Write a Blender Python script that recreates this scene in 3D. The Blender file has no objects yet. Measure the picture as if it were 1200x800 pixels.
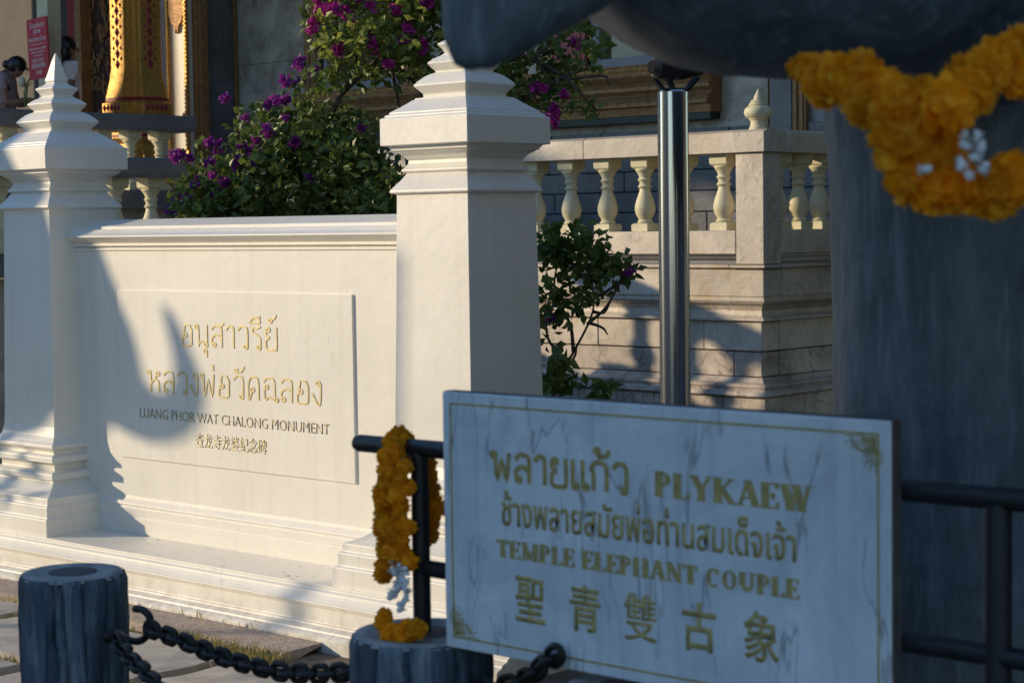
import bpy, bmesh, math, random
from mathutils import Vector, Matrix, noise
R = math.radians
random.seed(7)
SC = bpy.context.scene
COL = SC.collection

# ------------------------------------------------------------------ camera, sky, sun, exposure
EYE = 1.6
FPX = 2260.0                      # focal length in photo pixels (1200 wide)
PITCH, ROLL, YAW = R(-3.44), R(-0.80), R(47.59)
def _w(a):
    s, c = math.sin(YAW), math.cos(YAW)
    return Vector((a[0]*s - a[1]*c, a[0]*c + a[1]*s, a[2]))
_F = Vector((0, math.cos(PITCH), math.sin(PITCH))); _R = Vector((1, 0, 0)); _U = _R.cross(_F)
CR = _w(math.cos(ROLL)*_R + math.sin(ROLL)*_U)
CU = _w(-math.sin(ROLL)*_R + math.cos(ROLL)*_U)
CF = _w(_F)
cam = bpy.data.cameras.new('camera')
cam.sensor_width = 36.0
cam.lens = FPX/1200*36
cam.clip_start = 0.05; cam.clip_end = 2000
cam.dof.use_dof = True
cam.dof.focus_distance = 8.5
cam.dof.aperture_fstop = 7.5
cam_o = bpy.data.objects.new('camera', cam); COL.objects.link(cam_o)
M = Matrix((CR, CU, -CF)).transposed().to_4x4(); M.translation = Vector((0, 0, EYE))
cam_o.matrix_world = M
SC.camera = cam_o

SUN_TRAVEL = Vector((1.35, 1.0, -0.45)).normalized()
SUN_EL = math.asin(-SUN_TRAVEL.z)
w = bpy.data.worlds.new('World'); SC.world = w; w.use_nodes = True
nt = w.node_tree
bg = nt.nodes['Background']
sky = nt.nodes.new('ShaderNodeTexSky'); sky.sky_type = 'NISHITA'; sky.sun_disc = False
sky.sun_elevation = SUN_EL
sky.air_density = 1.0; sky.dust_density = 0.0; sky.ozone_density = 3.4
sky.sun_rotation = math.atan2(-SUN_TRAVEL.x, -SUN_TRAVEL.y)
nt.links.new(sky.outputs[0], bg.inputs[0])
bg.inputs[1].default_value = 0.15
sun = bpy.data.lights.new('sun', 'SUN'); sun.energy = 2.45; sun.angle = R(0.75); sun.color = (1.0, 0.80, 0.54)
sun_o = bpy.data.objects.new('sun', sun); COL.objects.link(sun_o)
sun_o.rotation_euler = SUN_TRAVEL.to_track_quat('-Z', 'Y').to_euler()
sun_o.location = (-10, -8, 8)
SC.view_settings.view_transform = 'Standard'
SC.view_settings.look = 'None'
SC.view_settings.exposure = 0.72
SC.view_settings.gamma = 1.0

# surveying helpers: where a line of sight of the survey camera meets a given plane / distance
def ray(px, py): return CR*((px-600)/FPX) - CU*((py-400)/FPX) + CF
def at(px, py, d): return Vector((0, 0, EYE)) + ray(px, py)*d
def on(px, py, ax, val):
    r = ray(px, py); i = 'XYZ'.index(ax); o = (0, 0, EYE)[i]
    return Vector((0, 0, EYE)) + r*((val-o)/r[i])
def W(r, d, z):                   # right / forward of the viewer -> world
    s, c = math.sin(YAW), math.cos(YAW)
    return Vector((r*s - d*c, r*c + d*s, z))

# ------------------------------------------------------------------ materials
def nodes(name):
    m = bpy.data.materials.new(name); m.use_nodes = True
    n = m.node_tree; b = n.nodes['Principled BSDF']
    return m, n, b
def ramp(n, stops):
    r = n.nodes.new('ShaderNodeValToRGB'); e = r.color_ramp.elements
    while len(e) < len(stops): e.new(0.5)
    for i, (p, c) in enumerate(stops):
        e[i].position = p; e[i].color = (*c, 1)
    return r
def coord(n, scale=(1, 1, 1), kind='Object', rot=(0, 0, 0)):
    t = n.nodes.new('ShaderNodeTexCoord'); mp = n.nodes.new('ShaderNodeMapping')
    mp.inputs['Scale'].default_value = scale; mp.inputs['Rotation'].default_value = rot
    n.links.new(t.outputs[kind], mp.inputs[0]); return mp
def noise_tex(n, mp, scale, detail=6, rough=0.6, dist=0.0):
    t = n.nodes.new('ShaderNodeTexNoise')
    t.inputs['Scale'].default_value = scale; t.inputs['Detail'].default_value = detail
    t.inputs['Roughness'].default_value = rough; t.inputs['Distortion'].default_value = dist
    n.links.new(mp.outputs[0], t.inputs['Vector']); return t
def add_bump(n, b, src, strength=0.3, dist=0.01, prev=None):
    bp = n.nodes.new('ShaderNodeBump'); bp.inputs['Strength'].default_value = strength
    bp.inputs['Distance'].default_value = dist
    n.links.new(src, bp.inputs['Height'])
    if prev: n.links.new(prev.outputs[0], bp.inputs['Normal'])
    n.links.new(bp.outputs[0], b.inputs['Normal']); return bp
def mix(n, fac, a, b_, mode='MIX'):
    x = n.nodes.new('ShaderNodeMix'); x.data_type = 'RGBA'; x.blend_type = mode
    if isinstance(fac, (int, float)): x.inputs[0].default_value = fac
    else: n.links.new(fac, x.inputs[0])
    for s, v in ((x.inputs[6], a), (x.inputs[7], b_)):
        if isinstance(v, tuple): s.default_value = (*v, 1)
        else: n.links.new(v, s)
    return x.outputs[2]
def m_noise(name, c1, c2, scale=6, rough=0.7, bump=0.3, bdist=0.004, bscale=40, spec=0.4, metal=0, stretch=(1, 1, 1), rnd=0.0):
    m, n, b = nodes(name); mp = coord(n, stretch)
    t = noise_tex(n, mp, scale); r = ramp(n, [(0.3, c1), (0.7, c2)])
    n.links.new(t.outputs[0], r.inputs[0]); out = r.outputs[0]
    if rnd:
        oi = n.nodes.new('ShaderNodeObjectInfo')
        mr = n.nodes.new('ShaderNodeMapRange'); mr.inputs[3].default_value = 1-rnd; mr.inputs[4].default_value = 1+rnd
        n.links.new(oi.outputs['Random'], mr.inputs[0])
        cb = n.nodes.new('ShaderNodeCombineColor')
        for i in range(3): n.links.new(mr.outputs[0], cb.inputs[i])
        out = mix(n, 1.0, out, cb.outputs[0], 'MULTIPLY')
    n.links.new(out, b.inputs['Base Color'])
    b.inputs['Roughness'].default_value = rough; b.inputs['Specular IOR Level'].default_value = spec
    b.inputs['Metallic'].default_value = metal
    if bump:
        t2 = noise_tex(n, mp, bscale, 4); add_bump(n, b, t2.outputs[0], bump, bdist)
    return m

def make_white_paint():
    m, n, b = nodes('white_paint'); mp = coord(n, kind='Object')
    big = noise_tex(n, mp, 1.6, 5); fine = noise_tex(n, mp, 26, 6)
    r1 = ramp(n, [(0.35, (0.74, 0.71, 0.63)), (0.65, (0.82, 0.79, 0.71))])
    n.links.new(big.outputs[0], r1.inputs[0])
    # small scuffs and grime specks
    sp = noise_tex(n, mp, 60, 3, 0.5); r2 = ramp(n, [(0.71, (0, 0, 0)), (0.79, (1, 1, 1))])
    n.links.new(sp.outputs[0], r2.inputs[0])
    c = mix(n, r2.outputs[0], r1.outputs[0], (0.50, 0.45, 0.37))
    # vertical rain streaks
    ms = coord(n, (14, 14, 0.9)); st = noise_tex(n, ms, 1.0, 5, 0.7); r3 = ramp(n, [(0.52, (0, 0, 0)), (0.8, (1, 1, 1))])
    n.links.new(st.outputs[0], r3.inputs[0])
    mu = n.nodes.new('ShaderNodeMath'); mu.operation = 'MULTIPLY'; mu.inputs[1].default_value = 0.42
    n.links.new(r3.outputs[0], mu.inputs[0])
    c = mix(n, mu.outputs[0], c, (0.58, 0.54, 0.45))
    # grime near the ground
    tc = n.nodes.new('ShaderNodeTexCoord'); sx = n.nodes.new('ShaderNodeSeparateXYZ'); n.links.new(tc.outputs['Object'], sx.inputs[0])
    mr = n.nodes.new('ShaderNodeMapRange'); mr.inputs[1].default_value = 0.0; mr.inputs[2].default_value = 0.16; mr.inputs[3].default_value = 1; mr.inputs[4].default_value = 0
    n.links.new(sx.outputs[2], mr.inputs[0])
    dn = noise_tex(n, mp, 14, 6, 0.7); m2 = n.nodes.new('ShaderNodeMath'); m2.operation = 'MULTIPLY'
    r4 = ramp(n, [(0.42, (0, 0, 0)), (0.62, (1, 1, 1))]); n.links.new(dn.outputs[0], r4.inputs[0])
    n.links.new(r4.outputs[0], m2.inputs[0]); n.links.new(mr.outputs[0], m2.inputs[1])
    c = mix(n, m2.outputs[0], c, (0.42, 0.36, 0.28))
    vo = n.nodes.new('ShaderNodeTexVoronoi'); vo.feature = 'DISTANCE_TO_EDGE'; vo.inputs['Scale'].default_value = 1.7
    wn = noise_tex(n, mp, 5, 5, 0.7); ad = n.nodes.new('ShaderNodeMix'); ad.data_type = 'VECTOR'; ad.inputs[0].default_value = 0.16
    n.links.new(mp.outputs[0], ad.inputs[4]); n.links.new(wn.outputs[1], ad.inputs[5]); n.links.new(ad.outputs[1], vo.inputs['Vector'])
    rc = ramp(n, [(0.0, (1, 1, 1)), (0.0035, (0, 0, 0))]); n.links.new(vo.outputs['Distance'], rc.inputs[0])
    gt = noise_tex(n, mp, 1.1, 3); rg = ramp(n, [(0.52, (0, 0, 0)), (0.60, (.55, .55, .55))]); n.links.new(gt.outputs[0], rg.inputs[0])
    mc = n.nodes.new('ShaderNodeMath'); mc.operation = 'MULTIPLY'; n.links.new(rc.outputs[0], mc.inputs[0]); n.links.new(rg.outputs[0], mc.inputs[1])
    c = mix(n, mc.outputs[0], c, (0.34, 0.30, 0.24))
    n.links.new(c, b.inputs['Base Color'])
    b.inputs['Roughness'].default_value = 0.42
    bp = add_bump(n, b, fine.outputs[0], 0.22, 0.004)
    add_bump(n, b, big.outputs[0], 0.25, 0.02, bp)
    return m

def make_marble(name, light, dark, warm=None, vein=0.5, rough=0.45, scale=2.2, rnd=0.12):
    m, n, b = nodes(name); mp = coord(n, kind='Object')
    t = noise_tex(n, mp, scale, 9, 0.72, 0.5)
    r = ramp(n, [(0.30, dark), (0.62, light)]); n.links.new(t.outputs[0], r.inputs[0])
    mv = coord(n, (1, 1, .45), rot=(.5, .6, .3)); v = noise_tex(n, mv, scale*1.1, 5, 0.6, .8)
    r2 = ramp(n, [(0.485, (0, 0, 0)), (0.5, (vein*.7,)*3), (0.515, (0, 0, 0))]); n.links.new(v.outputs[0], r2.inputs[0])
    c = mix(n, r2.outputs[0], r.outputs[0], tuple(x*0.35 for x in dark))
    if warm:
        s = noise_tex(n, mp, 1.7, 6, 0.7, 0.6); r3 = ramp(n, [(0.56, (0, 0, 0)), (0.72, (0.8, 0.8, 0.8))])
        n.links.new(s.outputs[0], r3.inputs[0]); c = mix(n, r3.outputs[0], c, warm)
    oi = n.nodes.new('ShaderNodeObjectInfo'); mr = n.nodes.new('ShaderNodeMapRange')
    mr.inputs[3].default_value = 1-rnd; mr.inputs[4].default_value = 1+rnd
    n.links.new(oi.outputs['Random'], mr.inputs[0]); cb = n.nodes.new('ShaderNodeCombineColor')
    for i in range(3): n.links.new(mr.outputs[0], cb.inputs[i])
    c = mix(n, 1.0, c, cb.outputs[0], 'MULTIPLY')
    n.links.new(c, b.inputs['Base Color']); b.inputs['Roughness'].default_value = rough
    f = noise_tex(n, mp, 30, 5); add_bump(n, b, f.outputs[0], 0.35, 0.006)
    return m

def make_leaf(name, c1, c2, trans=0.3):
    m, n, b = nodes(name)
    oi = n.nodes.new('ShaderNodeTexCoord'); t = n.nodes.new('ShaderNodeTexNoise'); t.inputs['Scale'].default_value = 9
    n.links.new(oi.outputs['Object'], t.inputs['Vector'])
    r = ramp(n, [(0.35, c1), (0.65, c2)]); n.links.new(t.outputs[0], r.inputs[0])
    n.links.new(r.outputs[0], b.inputs['Base Color']); b.inputs['Roughness'].default_value = 0.45
    tr = n.nodes.new('ShaderNodeBsdfTranslucent'); n.links.new(r.outputs[0], tr.inputs[0])
    ms = n.nodes.new('ShaderNodeMixShader'); ms.inputs[0].default_value = trans
    n.links.new(b.outputs[0], ms.inputs[1]); n.links.new(tr.outputs[0], ms.inputs[2])
    n.links.new(ms.outputs[0], n.nodes['Material Output'].inputs[0])
    return m

def make_petal():
    m = m_noise('marigold_petals', (0.90, 0.30, 0.002), (1.0, 0.55, 0.01), 40, 0.6, 0.3, 0.003, 90, rnd=0.22); n = m.node_tree; b = n.nodes['Principled BSDF']
    tr = n.nodes.new('ShaderNodeBsdfTranslucent'); tr.inputs[0].default_value = (1.0, 0.42, 0.01, 1)
    ms = n.nodes.new('ShaderNodeMixShader'); ms.inputs[0].default_value = 0.35
    n.links.new(b.outputs[0], ms.inputs[1]); n.links.new(tr.outputs[0], ms.inputs[2]); n.links.new(ms.outputs[0], n.nodes['Material Output'].inputs[0])
    return m

def make_plain(name, c, rough=0.6, metal=0.0, spec=0.5):
    return m_noise(name, tuple(x*0.88 for x in c), tuple(min(1, x*1.1) for x in c), 8, rough, 0.12, 0.002, 60, spec, metal)

def make_bark_paint():
    m, n, b = nodes('blue_grey_bark_paint'); mp = coord(n, (9, 9, 1.2))
    t = noise_tex(n, mp, 2.0, 8, 0.7, 0.4)
    r = ramp(n, [(0.36, (0.016, 0.024, 0.036)), (0.52, (0.07, 0.10, 0.135)), (0.70, (0.26, 0.29, 0.31))]); n.links.new(t.outputs[0], r.inputs[0])
    n.links.new(r.outputs[0], b.inputs['Base Color']); b.inputs['Roughness'].default_value = 0.62
    mp2 = coord(n, (4, 4, 1)); t2 = noise_tex(n, mp2, 14, 8, 0.7); add_bump(n, b, t2.outputs[0], 0.8, 0.006)
    return m

def make_elephant_skin():
    m, n, b = nodes('dark_stone_hide'); mp = coord(n, (1, 1, 0.28))
    t = noise_tex(n, mp, 9, 10, 0.72, 0.5)
    r = ramp(n, [(0.32, (0.050, 0.062, 0.076)), (0.52, (0.085, 0.105, 0.125)), (0.74, (0.18, 0.205, 0.225))]); n.links.new(t.outputs[0], r.inputs[0])
    ms = coord(n, (1, 1, 0.10), rot=(0.12, 0.05, 0)); st = noise_tex(n, ms, 46, 5, 0.6, 0.4); rs = ramp(n, [(0.54, (0, 0, 0)), (0.66, (.38, .38, .38))]); n.links.new(st.outputs[0], rs.inputs[0])
    n.links.new(mix(n, rs.outputs[0], r.outputs[0], (0.24, 0.28, 0.31)), b.inputs['Base Color'])
    b.inputs['Roughness'].default_value = 0.5
    mp2 = coord(n, (1.2, 1.2, 0.22)); wv = noise_tex(n, mp2, 22, 6, 0.65, 1.5)
    mp3 = coord(n); t3 = noise_tex(n, mp3, 55, 5)
    bp = add_bump(n, b, wv.outputs[0], 0.45, 0.010)
    add_bump(n, b, t3.outputs[0], 0.35, 0.004, bp)
    return m

def make_slab_face():
    m, n, b = nodes('sign_marble'); mp = coord(n)
    t = noise_tex(n, mp, 5, 8, 0.65, 0.8)
    r = ramp(n, [(0.3, (0.52, 0.56, 0.60)), (0.68, (0.82, 0.85, 0.87))]); n.links.new(t.outputs[0], r.inputs[0])
    mv = coord(n, (4.2, 4.2, 0.8)); v = noise_tex(n, mv, 2.0, 4, 0.55, .5)
    r2 = ramp(n, [(0.486, (0, 0, 0)), (0.5, (0.62, 0.62, 0.62)), (0.511, (0, 0, 0))]); n.links.new(v.outputs[0], r2.inputs[0])
    gate = noise_tex(n, mp, 3.3, 3); r3 = ramp(n, [(0.40, (0, 0, 0)), (0.52, (1, 1, 1))]); n.links.new(gate.outputs[0], r3.inputs[0])
    mu = n.nodes.new('ShaderNodeMath'); mu.operation = 'MULTIPLY'; n.links.new(r2.outputs[0], mu.inputs[0]); n.links.new(r3.outputs[0], mu.inputs[1])
    c = mix(n, mu.outputs[0], r.outputs[0], (0.10, 0.09, 0.10))
    ms = coord(n, (16, 16, 0.8)); st = noise_tex(n, ms, 1.4, 5, 0.7); r4 = ramp(n, [(0.5, (0, 0, 0)), (0.8, (0.6, 0.6, 0.6))]); n.links.new(st.outputs[0], r4.inputs[0])
    c = mix(n, r4.outputs[0], c, (0.40, 0.43, 0.48))
    n.links.new(c, b.inputs['Base Color']); b.inputs['Roughness'].default_value = 0.5
    return m

def make_ground():
    m, n, b = nodes('dusty_ground'); mp = coord(n)
    t = noise_tex(n, mp, 7, 9, 0.7); r = ramp(n, [(0.3, (0.15, 0.12, 0.09)), (0.7, (0.34, 0.28, 0.22))]); n.links.new(t.outputs[0], r.inputs[0])
    n.links.new(r.outputs[0], b.inputs['Base Color']); b.inputs['Roughness'].default_value = 0.9
    t2 = noise_tex(n, mp, 45, 8, 0.75); add_bump(n, b, t2.outputs[0], 1.0, 0.03)
    return m

MT = dict(
    white=make_white_paint(),
    marble=make_marble('warm_grey_marble', (0.66, 0.58, 0.47), (0.36, 0.32, 0.26), (0.50, 0.33, 0.16)),
    rough_marble=make_marble('weathered_marble', (0.66, 0.57, 0.47), (0.20, 0.165, 0.135), (0.36, 0.20, 0.15), 0.8, 0.6, 3.0),
    facade=make_marble('brown_grey_marble', (0.50, 0.45, 0.37), (0.13, 0.11, 0.085), None, 0.3, 0.4, 3.2),
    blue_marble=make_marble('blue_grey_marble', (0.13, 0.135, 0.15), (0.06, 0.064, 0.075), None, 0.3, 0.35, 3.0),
    cream=m_noise('cream_cast_stone', (0.58, 0.53, 0.34), (0.76, 0.70, 0.48), 9, 0.6, 0.3, 0.003, 50),
    dark_rail=make_marble('grey_granite', (0.20, 0.20, 0.20), (0.12, 0.12, 0.125), None, 0.2, 0.4, 4),
    gold=m_noise('gilded_stucco', (0.50, 0.27, 0.07), (0.82, 0.50, 0.14), 26, 0.34, 1.0, 0.012, 42, 0.5, 0.6),
    old_gold=m_noise('aged_gilding', (0.24, 0.125, 0.055), (0.42, 0.25, 0.11), 18, 0.5, 0.8, 0.01, 40, 0.4, 0.35),
    letter_gold=m_noise('gold_leaf', (0.52, 0.42, 0.20), (0.72, 0.60, 0.32), 60, 0.38, 0.3, 0.002, 200, 0.5, 0.35),
    sign_gold=m_noise('dull_gold_paint', (0.30, 0.24, 0.11), (0.60, 0.46, 0.16), 55, 0.55, 0.2, 0.002, 120, 0.3, 0.15),
    dark_letter=m_noise('bronze_letters', (0.32, 0.26, 0.17), (0.52, 0.43, 0.28), 60, 0.4, 0.2, 0.002, 200, 0.5, 0.4),
    red=make_plain('red_lacquer', (0.30, 0.025, 0.035), 0.4),
    red_sign=make_plain('red_sign_board', (0.55, 0.035, 0.05), 0.45),
    print_white=make_plain('white_print', (0.75, 0.72, 0.68), 0.5),
    black=make_plain('black_iron_paint', (0.012, 0.013, 0.016), 0.5),
    rust_black=m_noise('black_chain_iron', (0.010, 0.010, 0.011), (0.035, 0.028, 0.022), 50, 0.5, 0.6, 0.003, 90, 0.4, 0.3),
    green_black=make_plain('dark_green_paint', (0.015, 0.03, 0.025), 0.5),
    dark_wood=m_noise('dark_carved_wood', (0.035, 0.015, 0.012), (0.07, 0.03, 0.02), 20, 0.5, 0.6, 0.01, 40),
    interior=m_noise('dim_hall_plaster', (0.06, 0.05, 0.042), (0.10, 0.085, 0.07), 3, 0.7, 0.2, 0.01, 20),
    plaster=m_noise('grey_white_plaster', (0.26, 0.25, 0.255), (0.38, 0.37, 0.365), 4, 0.7, 0.3, 0.006, 30),
    bark_paint=make_bark_paint(),
    bollard_top=m_noise('worn_bollard_top', (0.20, 0.20, 0.20), (0.50, 0.46, 0.40), 16, 0.7, 0.6, 0.005, 60),
    bollard_heart=m_noise('brown_heartwood_paint', (0.07, 0.055, 0.06), (0.13, 0.10, 0.10), 20, 0.7, 0.4, 0.004, 60),
    hide=make_elephant_skin(),
    ivory=make_plain('ivory_paint', (0.6, 0.56, 0.45), 0.4),
    slab=make_slab_face(),
    slab_edge=m_noise('slab_edge_stone', (0.055, 0.045, 0.042), (0.13, 0.11, 0.10), 18, 0.6, 0.3, 0.003, 60),
    ground=make_ground(),
    paver=make_marble('paving_stone', (0.50, 0.45, 0.38), (0.30, 0.27, 0.23), None, 0.2, 0.85, 9),
    concrete=m_noise('gritty_concrete', (0.34, 0.27, 0.22), (0.56, 0.47, 0.39), 30, 0.9, 1.0, 0.012, 90),
    leaf=make_leaf('bush_leaf', (0.08, 0.13, 0.028), (0.20, 0.26, 0.05)),
    leaf_dark=make_leaf('dark_leaf', (0.075, 0.12, 0.025), (0.19, 0.24, 0.05), 0.3),
    leaf_young=make_leaf('young_leaf', (0.20, 0.25, 0.045), (0.40, 0.42, 0.08), 0.45),
    grass=make_leaf('dry_grass', (0.20, 0.20, 0.06), (0.46, 0.38, 0.14), 0.3),
    magenta=make_leaf('magenta_bract', (0.34, 0.02, 0.22), (0.62, 0.05, 0.36), 0.4),
    purple=make_leaf('purple_bract', (0.20, 0.02, 0.22), (0.40, 0.05, 0.36), 0.4),
    wood=m_noise('grey_brown_bark', (0.06, 0.045, 0.035), (0.15, 0.115, 0.085), 20, 0.85, 0.8, 0.006, 50),
    marigold=make_petal(),
    jasmine=m_noise('white_jasmine', (0.60, 0.60, 0.58), (0.78, 0.78, 0.76), 30, 0.6, 0.2, 0.002, 80),
    skin=make_plain('skin', (0.24, 0.13, 0.085), 0.55),
    hair=make_plain('black_hair', (0.010, 0.008, 0.008), 0.4),
    tee=make_plain('white_cotton', (0.80, 0.74, 0.76), 0.8),
    pink_cloth=make_plain('dusty_pink_cotton', (0.34, 0.26, 0.27), 0.8),
    skirt=make_plain('brown_cloth', (0.10, 0.05, 0.045), 0.8),
    lotus=make_plain('pale_lotus', (0.55, 0.58, 0.40), 0.6),
    green_stem=make_plain('green_stem', (0.06, 0.12, 0.03), 0.6),
    lamp_glass=make_plain('lamp_lens', (0.012, 0.012, 0.014), 0.85, 0, .1),
    frame_grey=make_plain('grey_window_frame', (0.24, 0.25, 0.29), 0.45),
    roof=m_noise('red_roof_tiles', (0.20, 0.05, 0.03), (0.32, 0.09, 0.05), 9, 0.7, 0.5, 0.02, 30),
)
_m, _n, _b = nodes('brushed_steel'); _mp = coord(_n, (1, 1, 0.02)); _t = noise_tex(_n, _mp, 90, 4)
add_bump(_n, _b, _t.outputs[0], 0.08, 0.002)
_b.inputs['Base Color'].default_value = (0.55, 0.55, 0.56, 1); _b.inputs['Metallic'].default_value = 1; _b.inputs['Roughness'].default_value = 0.16
MT['steel'] = _m
_m, _n, _b = nodes('window_glass'); _b.inputs['Base Color'].default_value = (0.10, 0.085, 0.05, 1); _b.inputs['Roughness'].default_value = 0.12
_mp = coord(_n); _t = noise_tex(_n, _mp, 9, 5); _r = ramp(_n, [(0.3, (0.05, 0.05, 0.03)), (0.7, (0.22, 0.17, 0.06))]); _n.links.new(_t.outputs[0], _r.inputs[0]); _n.links.new(_r.outputs[0], _b.inputs['Base Color'])
MT['glass'] = _m

# ------------------------------------------------------------------ object helpers
def link(o, parent=None):
    COL.objects.link(o)
    if parent is not None: o.parent = parent
    return o
def thing(name, label, cat, loc=(0, 0, 0), group=None, kind=None):
    o = bpy.data.objects.new(name, None); o.location = loc; o.empty_display_size = 0.1
    COL.objects.link(o); o['label'] = label; o['category'] = cat
    if group: o['group'] = group
    if kind: o['kind'] = kind
    return o
def tag(o, label, cat, group=None, kind=None):
    o['label'] = label; o['category'] = cat
    if group: o['group'] = group
    if kind: o['kind'] = kind
    return o
def obj(name, bm, mat, parent=None, smooth=False, bevel=0, kind=None, auto=None):
    me = bpy.data.meshes.new(name)
    if isinstance(bm, bmesh.types.BMesh):
        bmesh.ops.recalc_face_normals(bm, faces=bm.faces[:])
        if parent is not None:
            off = world_loc(parent)
            bmesh.ops.translate(bm, verts=bm.verts[:], vec=-off)
        bm.to_mesh(me); bm.free()
    else: me = bm
    o = bpy.data.objects.new(name, me); link(o, parent)
    if isinstance(mat, str): me.materials.append(MT[mat])
    if smooth:
        for p in me.polygons: p.use_smooth = True
    if auto:
        for p in me.polygons: p.use_smooth = True
        me.set_sharp_from_angle(angle=R(auto))
    if bevel:
        md = o.modifiers.new('bevel', 'BEVEL'); md.width = bevel; md.segments = 2; md.limit_method = 'ANGLE'; md.angle_limit = R(35)
    if kind: o['kind'] = kind
    return o
def world_loc(o):
    v = Vector((0, 0, 0))
    while o is not None: v = v + o.location; o = o.parent
    return v
def dup(o, parent=None):
    c = o.copy(); COL.objects.link(c); c.parent = parent
    for ch in list(o.children): dup(ch, c)
    return c
def box(bm, lo, hi):
    x0, y0, z0 = lo; x1, y1, z1 = hi
    v = [bm.verts.new(p) for p in ((x0, y0, z0), (x1, y0, z0), (x1, y1, z0), (x0, y1, z0), (x0, y0, z1), (x1, y0, z1), (x1, y1, z1), (x0, y1, z1))]
    for f in ((0, 3, 2, 1), (4, 5, 6, 7), (0, 1, 5, 4), (1, 2, 6, 5), (2, 3, 7, 6), (3, 0, 4, 7)): bm.faces.new([v[i] for i in f])
    return bm
def B(*boxes):
    bm = bmesh.new()
    for lo, hi in boxes: box(bm, lo, hi)
    return bm
def square_stack(bm, cx, cy, prof, closed=True):
    """prof: list of (half width, z) going up"""
    rings = []
    for h, z in prof:
        rings.append([bm.verts.new((cx+sx*h, cy+sy*h, z)) for sx, sy in ((-1, -1), (1, -1), (1, 1), (-1, 1))])
    for a, b in zip(rings, rings[1:]):
        for i in range(4): bm.faces.new((a[i], a[(i+1) % 4], b[(i+1) % 4], b[i]))
    bm.faces.new(rings[0][::-1]); bm.faces.new(rings[-1])
    return bm
def extrude_x(bm, prof, x0, x1):
    """closed profile [(y,z)] swept along X"""
    a = [bm.verts.new((x0, y, z)) for y, z in prof]; b = [bm.verts.new((x1, y, z)) for y, z in prof]
    n = len(prof)
    for i in range(n): bm.faces.new((a[i], a[(i+1) % n], b[(i+1) % n], b[i]))
    bm.faces.new(a[::-1]); bm.faces.new(b)
    return bm
def extrude_y(bm, prof, y0, y1):
    a = [bm.verts.new((x, y0, z)) for x, z in prof]; b = [bm.verts.new((x, y1, z)) for x, z in prof]
    n = len(prof)
    for i in range(n): bm.faces.new((a[i], a[(i+1) % n], b[(i+1) % n], b[i]))
    bm.faces.new(a[::-1]); bm.faces.new(b)
    return bm
def lathe(bm, prof, c=(0, 0, 0), seg=20):
    rings = []
    for r, z in prof:
        rings.append([bm.verts.new((c[0]+r*math.cos(2*math.pi*i/seg), c[1]+r*math.sin(2*math.pi*i/seg), c[2]+z)) for i in range(seg)])
    for a, b in zip(rings, rings[1:]):
        for i in range(seg): bm.faces.new((a[i], a[(i+1) % seg], b[(i+1) % seg], b[i]))
    bm.faces.new(rings[0][::-1]); bm.faces.new(rings[-1])
    return bm
def tube(bm, pts, rad, seg=10, cap=True):
    pts = [Vector(p) for p in pts]
    if not isinstance(rad, (list, tuple)): rad = [rad]*len(pts)
    rings = []; up = Vector((0, 0, 1)); prev = None
    for i, p in enumerate(pts):
        t = (pts[min(i+1, len(pts)-1)] - pts[max(i-1, 0)]).normalized()
        if prev is None:
            a = t.cross(up)
            if a.length < 1e-3: a = t.cross(Vector((1, 0, 0)))
            a.normalize()
        else:
            a = prev - t*prev.dot(t)
            a.normalize()
        prev = a; b = t.cross(a)
        rings.append([bm.verts.new(p + (a*math.cos(2*math.pi*k/seg) + b*math.sin(2*math.pi*k/seg))*rad[i]) for k in range(seg)])
    for u, v in zip(rings, rings[1:]):
        for k in range(seg): bm.faces.new((u[k], u[(k+1) % seg], v[(k+1) % seg], v[k]))
    if cap: bm.faces.new(rings[0][::-1]); bm.faces.new(rings[-1])
    return bm
def ellipsoid(bm, c, r, rot=None, u=20, v=12):
    mt = Matrix.Translation(Vector(c)) @ (rot.to_4x4() if rot else Matrix.Identity(4)) @ Matrix.Diagonal((*r, 1))
    bmesh.ops.create_uvsphere(bm, u_segments=u, v_segments=v, radius=1, matrix=mt)
    return bm
def catmull(pts, n=6):
    pts = [Vector(p) for p in pts]; out = []
    P = [2*pts[0]-pts[1]] + pts + [2*pts[-1]-pts[-2]]
    for i in range(1, len(P)-2):
        for k in range(n):
            t = k/n; a, b, c, d = P[i-1], P[i], P[i+1], P[i+2]
            out.append(0.5*((2*b) + (c-a)*t + (2*a-5*b+4*c-d)*t*t + (3*b-a-3*c+d)*t**3))
    out.append(pts[-1]); return out
def remeshed(bm, voxel, name, smooth_iter=3):
    me = bpy.data.meshes.new(name+'_src'); bmesh.ops.recalc_face_normals(bm, faces=bm.faces[:]); bm.to_mesh(me); bm.free()
    o = bpy.data.objects.new(name+'_src', me); COL.objects.link(o)
    md = o.modifiers.new('r', 'REMESH'); md.mode = 'VOXEL'; md.voxel_size = voxel; md.use_smooth_shade = True
    ms = o.modifiers.new('s', 'SMOOTH'); ms.iterations = smooth_iter; ms.factor = 0.6
    bpy.context.view_layer.update()
    out = bpy.data.meshes.new_from_object(o.evaluated_get(bpy.context.evaluated_depsgraph_get()))
    bpy.data.objects.remove(o); bpy.data.meshes.remove(me)
    out.name = name
    for p in out.polygons: p.use_smooth = True
    return out
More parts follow.
